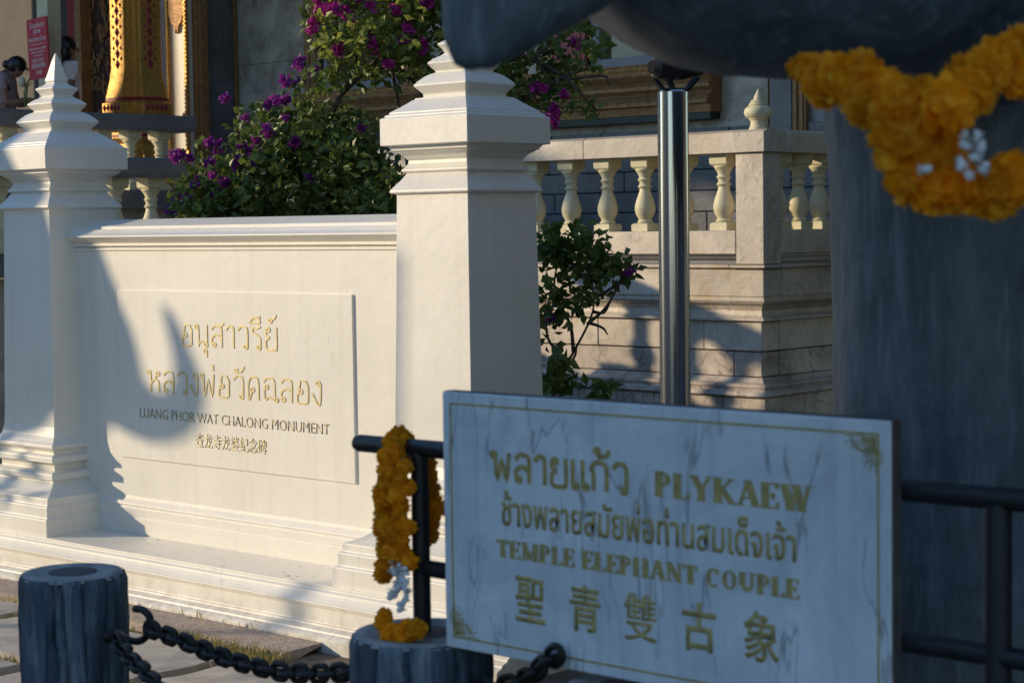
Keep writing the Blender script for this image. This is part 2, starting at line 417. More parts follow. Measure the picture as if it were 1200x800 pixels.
def text_mesh(body, x0, x1, z0, z1, y, ext=0.002, bold=0.0):
    """lettering standing in the XZ plane at Y=y facing -Y, fitted to the box"""
    c = bpy.data.curves.new('t', 'FONT'); c.body = body; c.size = 1; c.offset = bold
    c.extrude = 0.0; c.resolution_u = 3
    o = bpy.data.objects.new('t', c); COL.objects.link(o); bpy.context.view_layer.update()
    me = bpy.data.meshes.new_from_object(o.evaluated_get(bpy.context.evaluated_depsgraph_get()))
    bpy.data.objects.remove(o)
    bm = bmesh.new(); bm.from_mesh(me); bpy.data.meshes.remove(me); bpy.data.curves.remove(c)
    xs = [v.co.x for v in bm.verts]; ys = [v.co.y for v in bm.verts]
    ax, bx, ay, by = min(xs), max(xs), min(ys), max(ys)
    for v in bm.verts:
        v.co = Vector((x0+(v.co.x-ax)/(bx-ax)*(x1-x0), y, z0+(v.co.y-ay)/(by-ay)*(z1-z0)))
    bmesh.ops.remove_doubles(bm, verts=bm.verts[:], dist=1e-6)
    r = bmesh.ops.extrude_face_region(bm, geom=bm.faces[:])
    vs = [g for g in r['geom'] if isinstance(g, bmesh.types.BMVert)]
    bmesh.ops.translate(bm, verts=vs, vec=(0, -ext, 0))
    return bm
def join(bm, other):
    me = bpy.data.meshes.new('tmp'); other.to_mesh(me); other.free(); bm.from_mesh(me); bpy.data.meshes.remove(me); return bm

# ------------------------------------------------------------------ ground, paving
bm = bmesh.new()
bmesh.ops.create_grid(bm, x_segments=2, y_segments=2, size=600)
g = obj('ground', bm, 'ground'); g['kind'] = 'structure'
# cast strip along the foot of the monument
bm = bmesh.new(); rnd = random.Random(3)
top = []; N = 60
xs = [-9.5 + 4.1*i/N for i in range(N+1)]
ed = [4.635 + 0.014*noise.noise(Vector((x*5, 0, 0))) + 0.008*noise.noise(Vector((x*23, 3, 0))) - (0 if x < -5.46 else 0) for x in xs]
a = [bm.verts.new((x, e, 0.035+0.004*noise.noise(Vector((x*9, 1, 0))))) for x, e in zip(xs, ed)]
b = [bm.verts.new((x, 4.87, 0.04)) for x in xs]
c = [bm.verts.new((x, e-0.012, -0.02)) for x, e in zip(xs, ed)]
for i in range(N):
    bm.faces.new((a[i], a[i+1], b[i+1], b[i])); bm.faces.new((c[i], c[i+1], a[i+1], a[i]))
bm.faces.new((c[N], b[N], a[N]))
o = obj('concrete_strip', bm, 'concrete'); o['kind'] = 'structure'

def paver_mesh(x0, y0, x1, y1, z, seed):
    r = random.Random(seed); bm = bmesh.new(); n = 7
    grid = []
    for i in range(n+1):
        row = []
        for j in range(n+1):
            u, v = i/n, j/n; x = x0+(x1-x0)*u; y = y0+(y1-y0)*v
            edge = (i in (0, n)) or (j in (0, n))
            zz = z + 0.005*noise.noise(Vector((x*4, y*4, seed))) - (0.008 if edge else 0)
            row.append(bm.verts.new((x+(r.uniform(-.012, .012) if edge else 0), y+(r.uniform(-.012, .012) if edge else 0), zz)))
        grid.append(row)
    for i in range(n):
        for j in range(n): bm.faces.new((grid[i][j], grid[i+1][j], grid[i+1][j+1], grid[i][j+1]))
    rim = [grid[i][0] for i in range(n+1)] + [grid[n][j] for j in range(1, n+1)] + [grid[i][n] for i in range(n-1, -1, -1)] + [grid[0][j] for j in range(n-1, 0, -1)]
    low = [bm.verts.new((v.co.x, v.co.y, -0.02)) for v in rim]
    for i in range(len(rim)): bm.faces.new((rim[i], low[i], low[(i+1) % len(rim)], rim[(i+1) % len(rim)]))
    return bm
pav = bpy.data.objects.new('paving', None); COL.objects.link(pav); pav['kind'] = 'structure'
k = 0
for x0, x1, y0, y1 in [(-6.72, -5.46, 3.95, 4.47), (-8.1, -6.80, 3.9, 4.50), (-9.6, -8.2, 4.0, 4.5), (-5.38, -4.2, 3.9, 4.44), (-4.1, -2.9, 3.9, 4.42),
                       (-7.2, -5.95, 3.3, 3.87), (-8.6, -7.3, 3.3, 3.84), (-5.85, -4.7, 3.28, 3.86), (-4.6, -3.4, 3.26, 3.84), (-2.8, -1.5, 3.9, 4.4), (-3.3, -2.1, 3.3, 3.8),
                       (-6.4, -5.2, 2.7, 3.2), (-5.1, -4.0, 2.66, 3.18), (-3.9, -2.7, 2.7, 3.18), (-2.6, -1.4, 2.7, 3.2)]:
    k += 1
    obj('paving_stone', paver_mesh(x0, y0, x1, y1, 0.055, k), 'paver', pav, smooth=False)

# grass between stones: uncountable
def grass_bm(spots, seed, h=0.05):
    r = random.Random(seed); bm = bmesh.new()
    for (x0, x1, y0, y1, n) in spots:
        for _ in range(n):
            x, y = r.uniform(x0, x1), r.uniform(y0, y1)
            if noise.noise(Vector((x*3, y*6, seed))) < -0.12: continue
            a = r.uniform(0, 6.28); hh = h*r.uniform(.4, 1.3); wd = r.uniform(.0015, .004)
            dx, dy = math.cos(a)*wd, math.sin(a)*wd; lx, ly = r.uniform(-.6, .6)*hh, r.uniform(-.6, .6)*hh
            v = [bm.verts.new(p) for p in ((x-dx, y-dy, 0), (x+dx, y+dy, 0), (x+lx*.5+dx*.6, y+ly*.5+dy*.6, hh*.6), (x+lx, y+ly, hh))]
            bm.faces.new((v[0], v[1], v[2])); bm.faces.new((v[0], v[2], v[3]))
    return bm
o = obj('grass', grass_bm([(-9.5, -4.2, 4.47, 4.63, 9000), (-6.80, -6.72, 3.9, 4.5, 700), (-5.46, -5.38, 3.9, 4.5, 500), (-8.3, -4.2, 3.85, 3.95, 2500), (-8.2, -8.1, 3.9, 4.5, 500)], 4), 'grass')
tag(o, 'dry grass growing in the gaps between the paving stones', 'grass', kind='stuff')
o = obj('weed', grass_bm([(-9.0, -5.75, 4.80, 4.835, 110), (-7.9, -7.3, 4.72, 4.83, 250)], 9, 0.035), 'grass')
tag(o, 'sparse weeds rooted along the foot of the white monument plinth', 'weeds', kind='stuff')
for v in o.data.vertices: v.co.z += 0.035

# ------------------------------------------------------------------ white monument wall
mon = thing('monument_wall', 'white painted monument wall with two stepped pillars and gilded inscription panel', 'monument', (-6.4, 5.35, 0))
PR = (-5.081, 5.316); PL = (-7.738, 5.315)
cap = [(.187, 1.70), (.187, 1.722), (.206, 1.728), (.206, 1.737), (.196, 1.750), (.176, 1.775), (.162, 1.797), (.158, 1.803), (.173, 1.808), (.173, 1.816), (.166, 1.822), (.155, 1.838), (.154, 1.851),
       (.160, 1.856), (.168, 1.868), (.187, 1.880), (.190, 1.884), (.200, 1.887), (.200, 1.894), (.206, 1.897), (.206, 1.903), (.229, 1.906), (.229, 2.007), (.217, 2.012), (.215, 2.020), (.204, 2.024), (.202, 2.032), (.190, 2.040),
       (.172, 2.052), (.154, 2.066), (.142, 2.076), (.134, 2.079), (.134, 2.084), (.111, 2.087), (.112, 2.100), (.124, 2.114), (.137, 2.129), (.137, 2.134), (.126, 2.148), (.108, 2.165), (.092, 2.175), (.078, 2.180), (.078, 2.186),
       (.090, 2.200), (.099, 2.214), (.098, 2.219), (.084, 2.232), (.062, 2.245), (.052, 2.254), (.060, 2.270), (.071, 2.284), (.071, 2.289), (.058, 2.298), (.044, 2.306), (.035, 2.316), (.039, 2.326), (.037, 2.335), (.027, 2.37), (.015, 2.42), (.003, 2.456)]
base = [(.379, .225), (.379, .305), (.364, .311), (.364, .360), (.352, .366), (.350, .396), (.325, .404), (.292, .420), (.262, .440), (.247, .452), (.247, .458), (.262, .464), (.262, .490), (.252, .497), (.217, .503), (.217, .526), (.232, .536),
        (.254, .541), (.254, .566), (.240, .574), (.224, .578), (.224, .590), (.236, .600), (.249, .606), (.249, .620), (.232, .632), (.214, .655), (.205, .70), (.2025, .78), (.200, .95), (.195, 1.2)]
def pillar(c, dz, name):
    bm = square_stack(bmesh.new(), c[0], c[1], base + [(h, z+dz) for h, z in cap])
    return obj(name, bm, 'white', mon, bevel=0.0022)
pr_ = pillar(PR, 0.0, 'pillar'); pr_['label'] = 'nearer white stepped pillar'
pl_ = pillar(PL, -0.018, 'pillar'); pl_['label'] = 'farther white stepped pillar'
YW = 5.26
XA, XB = -7.56, -5.26
bm = B(((XA, YW, 0.38), (XB, 5.52, 1.52)))
obj('wall', bm, 'white', mon)
prof = [(YW+.004, 1.512), (YW-.008, 1.512), (YW-.008, 1.520), (YW+.002, 1.522), (YW+.002, 1.530), (YW-.016, 1.532), (YW-.016, 1.541), (YW-.010, 1.544), (YW-.022, 1.552), (YW-.052, 1.570), (YW-.056, 1.574), (YW-.054, 1.579),
        (YW-.026, 1.590), (YW-.010, 1.602), (YW-.006, 1.606), (YW+.014, 1.608), (YW+.014, 1.620), (5.40, 1.652)]
prof = prof + [(2*5.39-y, z) for y, z in prof[::-1][1:]]
obj('coping', extrude_x(bmesh.new(), prof, XA, XB), 'white', mon, bevel=0.0015)
prof = [(YW+.1, .225), (YW-.012+.02, .225), (YW-.002, .225), (YW-.002, .302), (YW+.004, .307), (YW+.004, .350), (YW+.010, .353), (YW+.006, .3635), (YW+.012, .372), (YW+.022, .386), (YW+.024, .40), (YW+.1, .40)]
prof = [(y-.026, z) for y, z in prof]
obj('base_moulding', extrude_x(bmesh.new(), prof[:1]+prof[2:], XA+.0, XB), 'white', mon, bevel=0.0015)
# plinth
YP = 4.92
pp = [(5.7, -0.1), (YP-.095, -0.1), (YP-.095, .052), (YP-.085, .060), (YP-.070, .066), (YP-.066, .074), (YP-.058, .078), (YP-.040, .084), (YP-.040, .090), (YP-.030, .094), (YP-.028, .150), (YP-.034, .153), (YP-.034, .158), (YP-.040, .160), (YP-.040, .165), (YP-.046, .167), (YP-.046, .171),
      (YP-.038, .174), (YP-.026, .188), (YP-.016, .202), (YP-.016, .208), (YP-.004, .212), (YP, .216), (YP, .230), (5.70, .2315)]
obj('plinth', extrude_x(bmesh.new(), pp, -8.6, -4.50), 'white', mon, bevel=0.0015)
r = random.Random(77); bm = bmesh.new()
for _ in range(26):
    x_, y_ = r.uniform(-7.1, -5.3), r.uniform(YP+.01, 5.2); a_ = r.uniform(0, 6.28); q = r.uniform(.004, .012)
    v = [bm.verts.new((x_+q*math.cos(a_+k*1.571)*(1 if k % 2 else .35), y_+q*math.sin(a_+k*1.571)*(1 if k % 2 else .35), .2325+r.uniform(0, .002))) for k in range(4)]; bm.faces.new(v)
o = obj('leaf_litter', bm, 'wood'); tag(o, 'tiny dry leaf bits scattered on the top of the white plinth', 'leaf litter', kind='stuff')
# inscription panel
obj('inscription_panel', B(((-7.22, YW-.010, .574), (-5.658, YW+.02, 1.334))), 'white', mon, bevel=0.002)
# looped Thai lettering drawn with strokes: ('l', x, z) is a small loop, other tuples are points
def _lp(x, z, r=.085, n=9): return [(x+r*math.cos(6.283*i/n), z+r*math.sin(6.283*i/n)) for i in range(n+1)]
TH = {
 'อ': (.72, [_lp(.25, .50), [(.17, .47), (.10, .30), (.10, .08), (.20, .01), (.46, .01), (.57, .08), (.58, .72), (.48, .95), (.24, .97), (.10, .80)]]),
 'น': (.76, [_lp(.10, .90), [(.18, .90), (.20, .80), (.20, .0)], [(.20, .14), (.36, .26), (.50, .12)], _lp(.56, .10), [(.62, .12), (.62, 1.0)]]),
 'ส': (.74, [_lp(.20, .12), [(.12, .16), (.11, .38), (.24, .54), (.42, .55), (.57, .40)], [(.10, .80), (.24, .97), (.46, .97), (.58, .82), (.58, 0)], [(.46, .90), (.70, 1.08)]]),
 'ล': (.72, [_lp(.20, .12), [(.12, .16), (.11, .38), (.24, .54), (.42, .55), (.57, .40)], [(.10, .80), (.24, .97), (.46, .97), (.58, .82), (.58, 0)]]),
 'า': (.56, [[(.06, .80), (.18, .97), (.32, .97), (.42, .84), (.42, 0)]]),
 'ว': (.66, [[(.08, .80), (.22, .97), (.40, .97), (.52, .82), (.52, .10)], _lp(.44, .09)]),
 'ร': (.62, [[(.10, .74), (.13, .93), (.30, .92), (.50, 1.0)], [(.10, .74), (.30, .64), (.46, .50), (.47, .12)], _lp(.39, .09)]),
 'ย': (.74, [_lp(.22, .88), [(.13, .86), (.12, .66), (.28, .54)], [(.28, .54), (.12, .42), (.12, .10), (.22, .01), (.48, .01), (.60, .10), (.60, 1.0)]]),
 'ห': (.76, [_lp(.10, .90), [(.18, .90), (.20, .80), (.20, 0)], [(.20, .38), (.40, .62), (.50, .78)], _lp(.56, .86), [(.40, .62), (.56, .52), (.61, .36), (.61, 0)]]),
 'ง': (.56, [_lp(.30, .90), [(.38, .90), (.41, .78), (.38, .14), (.28, .0), (.04, .46)]]),
 'พ': (.78, [_lp(.07, .90), [(.13, .86), (.20, .02), (.37, .74), (.54, .02), (.64, 1.0)]]),
 'ด': (.72, [_lp(.30, .44), [(.28, .36), (.14, .0), (.10, .30), (.12, .74), (.24, .96), (.44, .97), (.57, .82), (.58, 0)]]),
 'ฉ': (.78, [_lp(.22, .60), [(.14, .58), (.13, .20), (.20, .06), (.32, .16), (.58, .06)], _lp(.66, .07), [(.10, .80), (.24, .97), (.46, .97), (.58, .84), (.60, .10)]]),
 'ก': (.70, [[(.13, 0), (.13, .58), (.06, .70), (.14, .90), (.32, .98), (.50, .90), (.57, .72), (.57, 0)]]),
 'เ': (.34, [[(.10, 1.0), (.10, .12)], _lp(.19, .09)]),
 'ี': (0, [[(-.62, 1.17), (-.50, 1.36), (-.28, 1.38), (-.16, 1.17), (-.62, 1.17)], [(-.17, 1.17), (-.17, 1.48)]]),
 '์': (0, [_lp(-.42, 1.28, .08), [(-.35, 1.33), (-.22, 1.38), (-.14, 1.54)]]),
 'ุ': (0, [_lp(-.24, -.20, .08), [(-.16, -.20), (-.16, -.46)]]),
 '่': (0, [[(-.16, 1.14), (-.16, 1.42)]]),
 'ั': (0, [_lp(-.44, 1.22, .075), [(-.38, 1.15), (-.20, 1.20), (-.06, 1.40)]]),
 '้': (0, [_lp(-.44, 1.36, .07), [(-.37, 1.32), (-.40, 1.16), (-.12, 1.22), (-.06, 1.42)]]),
}
def stroke_text(body, x0, x1, z0, h, y, wd=.007, ext=.0025):
    adv = sum(TH[c][0] for c in body)-.12; sx = (x1-x0)/adv; x = 0; bm = bmesh.new(); k = 0
    for ch_ in body:
        a_, st = TH[ch_]
        for pl in st:
            q = pl if len(pl) in (2, 10) else [(p.x, p.y) for p in catmull([(a, b, 0) for a, b in pl], 3)]
            P = [(x0+(x+a)*sx, z0+b*h) for a, b in q]; k += 1; e = ext+.00004*(k % 9); L = []; closed = len(pl) == 10
            if closed: P = P[:-1]
            n = len(P)
            for i in range(n):
                p, q_ = (P[i-1], P[(i+1) % n]) if closed else (P[max(i-1, 0)], P[min(i+1, n-1)])
                dx, dz = q_[0]-p[0], q_[1]-p[1]; m = math.hypot(dx, dz) or 1; nx, nz = -dz/m*wd/2, dx/m*wd/2
                L.append([bm.verts.new((P[i][0]+s_*nx, yy, P[i][1]+s_*nz)) for s_, yy in ((1, y+.001), (1, y-e), (-1, y-e), (-1, y+.001))])
            prs = list(zip(L, L[1:])) + ([(L[-1], L[0])] if closed else [])
            for u, v in prs:
                for i in range(3): bm.faces.new((u[i], u[i+1], v[i+1], v[i]))
            if not closed: bm.faces.new(L[0]); bm.faces.new(L[-1][::-1])
        x += a_
    return bm
YT = YW-.0102
def lettering(name, body, x0, x1, z0, z1, mat, par, y, ext=.002, bold=0.0):
    return obj(name, text_mesh(body, x0, x1, z0, z1, y, ext, bold), mat, par)
obj('thai_lettering', stroke_text('อนุสาวรีย์', -6.762, -6.118, 1.095, .096, YT, .0085), 'letter_gold', mon)
obj('thai_lettering', stroke_text('หลวงพ่อวัดฉลอง', -7.008, -5.848, .881, .098, YT, .0085), 'letter_gold', mon)
lettering('english_lettering', 'LUANG PHOR WAT CHALONG MONUMENT', -7.068, -5.805, .763, .806, 'dark_letter', mon, YT, .002, -0.012)
lettering('chinese_lettering', '查龙寺龙婆纪念碑', -6.67, -6.198, .655, .718, 'letter_gold', mon, YT, .002, -0.008)

# ------------------------------------------------------------------ temple terrace and balustrades
XC, YC = -7.2247, 10.3386         # outer corner of the right balustrade
ter = thing('temple_terrace', 'marble clad stepped terrace base carrying the temple and its balustrade', 'terrace', (-9.6, 12, 0))
LX = -12.6
core = obj('terrace_core', B(((LX, YC+.12, -.1), (XC-.12, 22, 1.29)), ((-21.5, 6.0, -.1), (-11.05, 22, 1.29)), ((-24, 8.0, -.1), (-13.7, 22, 1.92))), 'marble', ter)
def course(z0, z1, inset, h, blocks, mat, name='marble_block', gap=.003):
    """facing blocks on the camera side and on the right return, height z0..z1, face set back by inset"""
    y = YC - .02 + inset; x = XC + .02 - inset
    edges = [LX]
    r = random.Random(int(z0*1000))
    while edges[-1] < x-0.2: edges.append(min(x, edges[-1] + blocks*r.uniform(.7, 1.3)))
    edges[-1] = x
    for a_, b_ in zip(edges, edges[1:]):
        if b_-a_ < .02: continue
        obj(name, B(((a_+gap, y+r.uniform(-.004, .004), z0), (b_-(gap if b_ < x else 0), y+h, z1-r.uniform(0, .003)))), mat, ter, bevel=r.choice((.003, .005, .007)))
    yy = y + h + .002
    while yy < 13.2:
        nx = yy + blocks*r.uniform(.7, 1.2)
        obj(name, B(((x-h, yy+gap, z0), (x+r.uniform(-.002, .002), nx, z1))), mat, ter, bevel=.003)
        yy = nx
course(1.300, 1.324, -.012, .20, 1.4, 'marble', 'ledge_slab')
course(1.112, 1.297, .018, .2, .95, 'marble')
course(-.05, .18, -.02, .2, .9, 'rough_marble')
course(.18, .455, .01, .2, .8, 'rough_marble')
course(.585, .748, .085, .2, .75, 'rough_marble')
course(.755, .948, .075, .2, 1.0, 'marble')
def ring_mould(prof, mat, name):
    """prof [(inset,z)] swept along both faces with a mitred corner"""
    bm = bmesh.new(); A_, B_, C_ = [], [], []
    for ins, z in prof:
        y = YC-.02+ins; x = XC+.02-ins
        A_.append(bm.verts.new((LX, y, z))); B_.append(bm.verts.new((x, y, z))); C_.append(bm.verts.new((x, 13.2, z)))
    for i in range(len(prof)-1):
        bm.faces.new((A_[i], B_[i], B_[i+1], A_[i+1])); bm.faces.new((B_[i], C_[i], C_[i+1], B_[i+1]))
    return obj(name, bm, mat, ter)
ring_mould([(.2, .945), (.06, .948), (.042, .955), (.042, .972), (.062, .976), (.078, .990), (.082, 1.02), (.066, 1.05), (.040, 1.066), (.030, 1.072), (.030, 1.080), (.015, 1.083), (.015, 1.095), (.026, 1.099), (.026, 1.112), (.2, 1.113)], 'marble', 'cornice_moulding')
ring_mould([(.2, .454), (-.01, .458), (-.02, .468), (-.01, .49), (.012, .505), (.004, .525), (.010, .538), (.05, .55), (.075, .58), (.2, .584)], 'rough_marble', 'base_moulding')

bal_prof_round = [(.036, .052), (.050, .056), (.052, .064), (.044, .072), (.040, .080), (.046, .092), (.058, .115), (.065, .145), (.064, .175), (.054, .215), (.042, .250), (.035, .275), (.033, .290), (.040, .296), (.046, .304), (.040, .312), (.034, .320), (.034, .334), (.040, .344),
                  (.046, .352), (.040, .360), (.035, .366), (.040, .385), (.052, .405), (.060, .416), (.060, .424), (.045, .430)]
def baluster_mesh():
    bm = bmesh.new()
    square_stack(bm, 0, 0, [(.062, 0), (.063, .042), (.052, .053)])
    lathe(bm, bal_prof_round, seg=20)
    bm2 = square_stack(bmesh.new(), 0, 0, [(.048, .425), (.062, .440), (.064, .496), (.064, .502)])
    join(bm, bm2)
    me = bpy.data.meshes.new('baluster'); bmesh.ops.recalc_face_normals(bm, faces=bm.faces[:]); bm.to_mesh(me); bm.free()
    for p in me.polygons: p.use_smooth = True
    me.set_sharp_from_angle(angle=R(32)); me.materials.append(MT['cream'])
    return me
BAL = baluster_mesh()
def put_baluster(x, y, z, par, sc=1.0):
    o = bpy.data.objects.new('baluster', BAL); link(o, par); o.location = Vector((x, y, z)) - world_loc(par); o.scale = (1.10, 1.10, sc)
    o.rotation_euler = (0, 0, random.uniform(-.03, .03)); return o
zb = 1.548
bal = thing('balustrade', 'cream balustrade with pointed corner finial on the sunlit terrace behind the steel pole', 'balustrade', (XC, YC, 1.324))
# rails (front and right return)
edges = [-12.6, -11.1, -9.93, -8.72, XC+.03]
for a_, b_ in zip(edges, edges[1:]):
    obj('rail', extrude_x(bmesh.new(), [(YC-.030, 2.052), (YC+.225, 2.052), (YC+.225, 2.178), (YC+.19, 2.196), (YC+.01, 2.200), (YC-.030, 2.182)], a_+.0015, b_-.0015), 'marble', bal, bevel=.004)
for y0, y1 in ((YC+.228, 11.9), (11.903, 13.15)):
    obj('rail', extrude_y(bmesh.new(), [(XC-.225, 2.052), (XC+.030, 2.052), (XC+.030, 2.182), (XC-.01, 2.200), (XC-.19, 2.196), (XC-.225, 2.178)], y0, y1), 'marble', bal, bevel=.004)
obj('post', B(((XC-.218, YC, 1.326), (XC, YC+.2, 2.051))), 'marble', bal, bevel=.004)
obj('post', B(((XC-.200, 12.9, 1.326), (XC, 13.1, 2.051))), 'marble', bal, bevel=.004)
obj('post', B(((-12.5, YC, 1.326), (-12.28, YC+.2, 2.051))), 'marble', bal, bevel=.004)
xe = [-12.28, -11.2, -10.1, -9.0, -7.90, XC-.221]
for a_, b_ in zip(xe, xe[1:]):
    obj('base_block', B(((a_+.003, YC+.0, 1.392), (b_-.003, YC+.2, 1.546))), 'marble', bal, bevel=.004)
    obj('base_block', extrude_x(bmesh.new(), [(YC+.03, 1.325), (YC+.2, 1.325), (YC+.2, 1.390), (YC+.01, 1.390), (YC+.03, 1.375), (YC+.012, 1.362), (YC+.03, 1.348)], a_+.003, b_-.003), 'dark_rail', bal)
obj('base_block', B(((XC-.2, YC+.203, 1.392), (XC, 12.897, 1.546))), 'marble', bal, bevel=.004)
obj('base_block', extrude_y(bmesh.new(), [(XC-.2, 1.325), (XC-.03, 1.325), (XC-.012, 1.345), (XC-.03, 1.36), (XC-.01, 1.378), (XC-.01, 1.39), (XC-.2, 1.39)], YC+.203, 12.897), 'marble', bal)
x = -7.61
while x > -12.2:
    put_baluster(x, YC+.1, zb, bal); x -= .3335
y = YC+.30
while y < 12.8:
    put_baluster(XC-.1, y, zb, bal); y += .25
fin = obj('finial', join(lathe(bmesh.new(), [(.062, 0), (.062, .012), (.056, .020), (.050, .040), (.052, .060), (.060, .066), (.062, .074), (.080, .082), (.092, .100), (.094, .118), (.088, .136), (.072, .150), (.058, .158), (.064, .163), (.060, .171), (.048, .176), (.052, .182), (.044, .192), (.030, .196), (.032, .203), (.022, .225), (.008, .255), (.001, .268)], (XC-.105, YC+.1, 2.2), 24), bmesh.new()), 'cream', bal, auto=35)

# left balustrades (run away from the viewer)
def side_balustrade(label, xp, y0, y1, zrail, zt, spacing, start):
    t = thing('balustrade', label, 'balustrade', (xp, y1, zrail-.65))
    prof = [(xp-.24, zrail-.14), (xp+.03, zrail-.14), (xp+.04, zrail-.11), (xp+.04, zrail-.02), (xp+.02, zrail), (xp-.22, zrail), (xp-.24, zrail-.02)]
    ys = [y0, (y0+y1)/2, y1]
    for a_, b_ in zip(ys, ys[1:]): obj('rail', extrude_y(bmesh.new(), prof, a_+.002, b_-.002), 'dark_rail', t, bevel=.006)
    obj('base_block', B(((xp-.21, y0, zrail-.14-.502-.16), (xp+.01, y1-.05, zrail-.14-.504))), 'dark_rail', t, bevel=.004)
    y = start
    while y > y0+.05:
        put_baluster(xp-.1, y, zrail-.14-.502, t); y -= spacing
    obj('post', B(((xp-.20, y1-.32, zt), (xp+.0, y1-.12, zrail-.141))), 'dark_rail', t, bevel=.004) if False else None
    return t
side_balustrade('grey lower stair balustrade with cream balusters beside the bougainvillea', -10.954, 6.2, 8.62, 2.105, 1.3, .306, 8.352)
side_balustrade('grey upper balustrade in front of the gilded column', -13.491, 8.15, 10.68, 2.59, 1.93, .308, 10.374)

# ------------------------------------------------------------------ temple
YF = 13.5; YPO = 13.0
tem = thing('temple', 'ornate temple with marble walls, gilded column, carved door and red shuttered window', 'temple', (-14, 15, 1.3))
def fx(px, Y=YF, py=60): return on(px, py, 'Y', Y).x
X275 = -16.33
# main wall with window openings
XW = [(fx(372), fx(478)), (fx(664), fx(812))]
zsill = 2.985
segs = [(X275, XW[0][0]), (XW[0][1], XW[1][0]), (XW[1][1], -5.0)]
bm = bmesh.new()
for a_, b_ in segs: box(bm, (a_, YF, 1.2), (b_, YF+.3, 5.6))
for a_, b_ in XW:
    box(bm, (a_, YF, 1.2), (b_, YF+.3, zsill-.02)); box(bm, (a_, YF, 4.7), (b_, YF+.3, 5.6))
obj('wall', bm, 'facade', tem)
# marble facing slabs (joints) on the main wall
def slabs(x0, x1, zs, y, mat, w=.8, seed=1):
    r = random.Random(seed); xx = x0
    while xx < x1-.05:
        nx = min(x1, xx+w*r.uniform(.8, 1.2)); nx = x1 if x1-nx < .2 else nx
        for za, zb_ in zip(zs, zs[1:]):
            obj('marble_slab', B(((xx+.003, y-.02+r.uniform(-.002, .002), za+.003), (nx-.003, y-.001, zb_-.003))), mat, tem, bevel=.002)
        xx = nx
xg1 = fx(360)
slabs(fx(281), xg1-.02, [2.3, 3.35, 4.4, 5.5], YF, 'facade', 1.0, 5)
# wall base courses seen between the balusters
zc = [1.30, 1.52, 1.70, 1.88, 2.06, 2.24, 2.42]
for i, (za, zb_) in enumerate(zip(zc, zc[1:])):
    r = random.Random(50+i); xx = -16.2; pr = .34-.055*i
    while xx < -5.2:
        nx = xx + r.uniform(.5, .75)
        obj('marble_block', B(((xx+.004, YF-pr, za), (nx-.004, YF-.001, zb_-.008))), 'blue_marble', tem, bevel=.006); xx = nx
# gilded sill mouldings
def sill(x0, x1, zt, name='window_sill'):
    P = [(0, 0), (-.20, 0), (-.20, -.012), (-.185, -.016), (-.185, -.080), (-.20, -.084), (-.205, -.10), (-.17, -.14), (-.15, -.16), (-.165, -.175), (-.19, -.195), (-.19, -.225), (-.165, -.245), (-.15, -.255), (-.16, -.27), (-.20, -.30), (-.225, -.335), (-.225, -.365), (-.17, -.372), (-.16, -.44), (0, -.44)]
    s = obj(name, extrude_x(bmesh.new(), [(YF+a_, zt+b_) for a_, b_ in P], x0, x1), 'old_gold', tem)
    obj('sill_base', B(((x0+.02, YF-.15, zt-.50), (x1-.02, YF-.001, zt-.442))), 'green_black', tem)
    # row of lozenge ornaments
    bm = bmesh.new(); n = int((x1-x0)/.145)
    for i in range(n):
        cx = x0+(i+.5)*(x1-x0)/n; cz = zt-.048; y = YF-.185
        for (dx, dz, s_) in ((0, 0, .030), (.048, .0, .016), (-.048, 0, .016)):
            v = [bm.verts.new(p) for p in ((cx+dx-s_*1.3, y, cz+dz), (cx+dx, y, cz+dz-s_), (cx+dx+s_*1.3, y, cz+dz), (cx+dx, y, cz+dz+s_))]
            t = bm.verts.new((cx+dx, y-.016, cz+dz))
            for k in range(4): bm.faces.new((v[k], v[(k+1) % 4], t))
    obj('sill_ornament', bm, 'gold', tem, kind='stuff')
    bm = bmesh.new(); n = int((x1-x0)/.11)
    for i in range(n):
        cx = x0+(i+.5)*(x1-x0)/n
        v = [bm.verts.new(p) for p in ((cx-.045, YF-.20, zt-.31), (cx+.045, YF-.20, zt-.31), (cx, YF-.228, zt-.352))]
        t = bm.verts.new((cx, YF-.236, zt-.325))
        for k in range(3): bm.faces.new((v[k], v[(k+1) % 3], t))
    obj('leaf_ornament', bm, 'old_gold', tem, kind='stuff')
sill(fx(358), fx(640), zsill)
sill(fx(644), fx(846), zsill)
def gold_strip(x0, x1, y, z0, z1, name='gilded_strip', mat='old_gold'):
    wd = x1-x0; bm = B(((x0, y-.03, z0), (x1, y, z1)), ((x0+wd*.2, y-.05, z0+.01), (x0+wd*.42, y-.0301, z1-.01)), ((x0+wd*.6, y-.045, z0+.01), (x0+wd*.85, y-.0301, z1-.01)))
    return obj(name, bm, mat, tem, bevel=.004)
gold_strip(fx(358), fx(376), YF, zsill, 5.5); gold_strip(fx(474), fx(492), YF, zsill, 5.5)
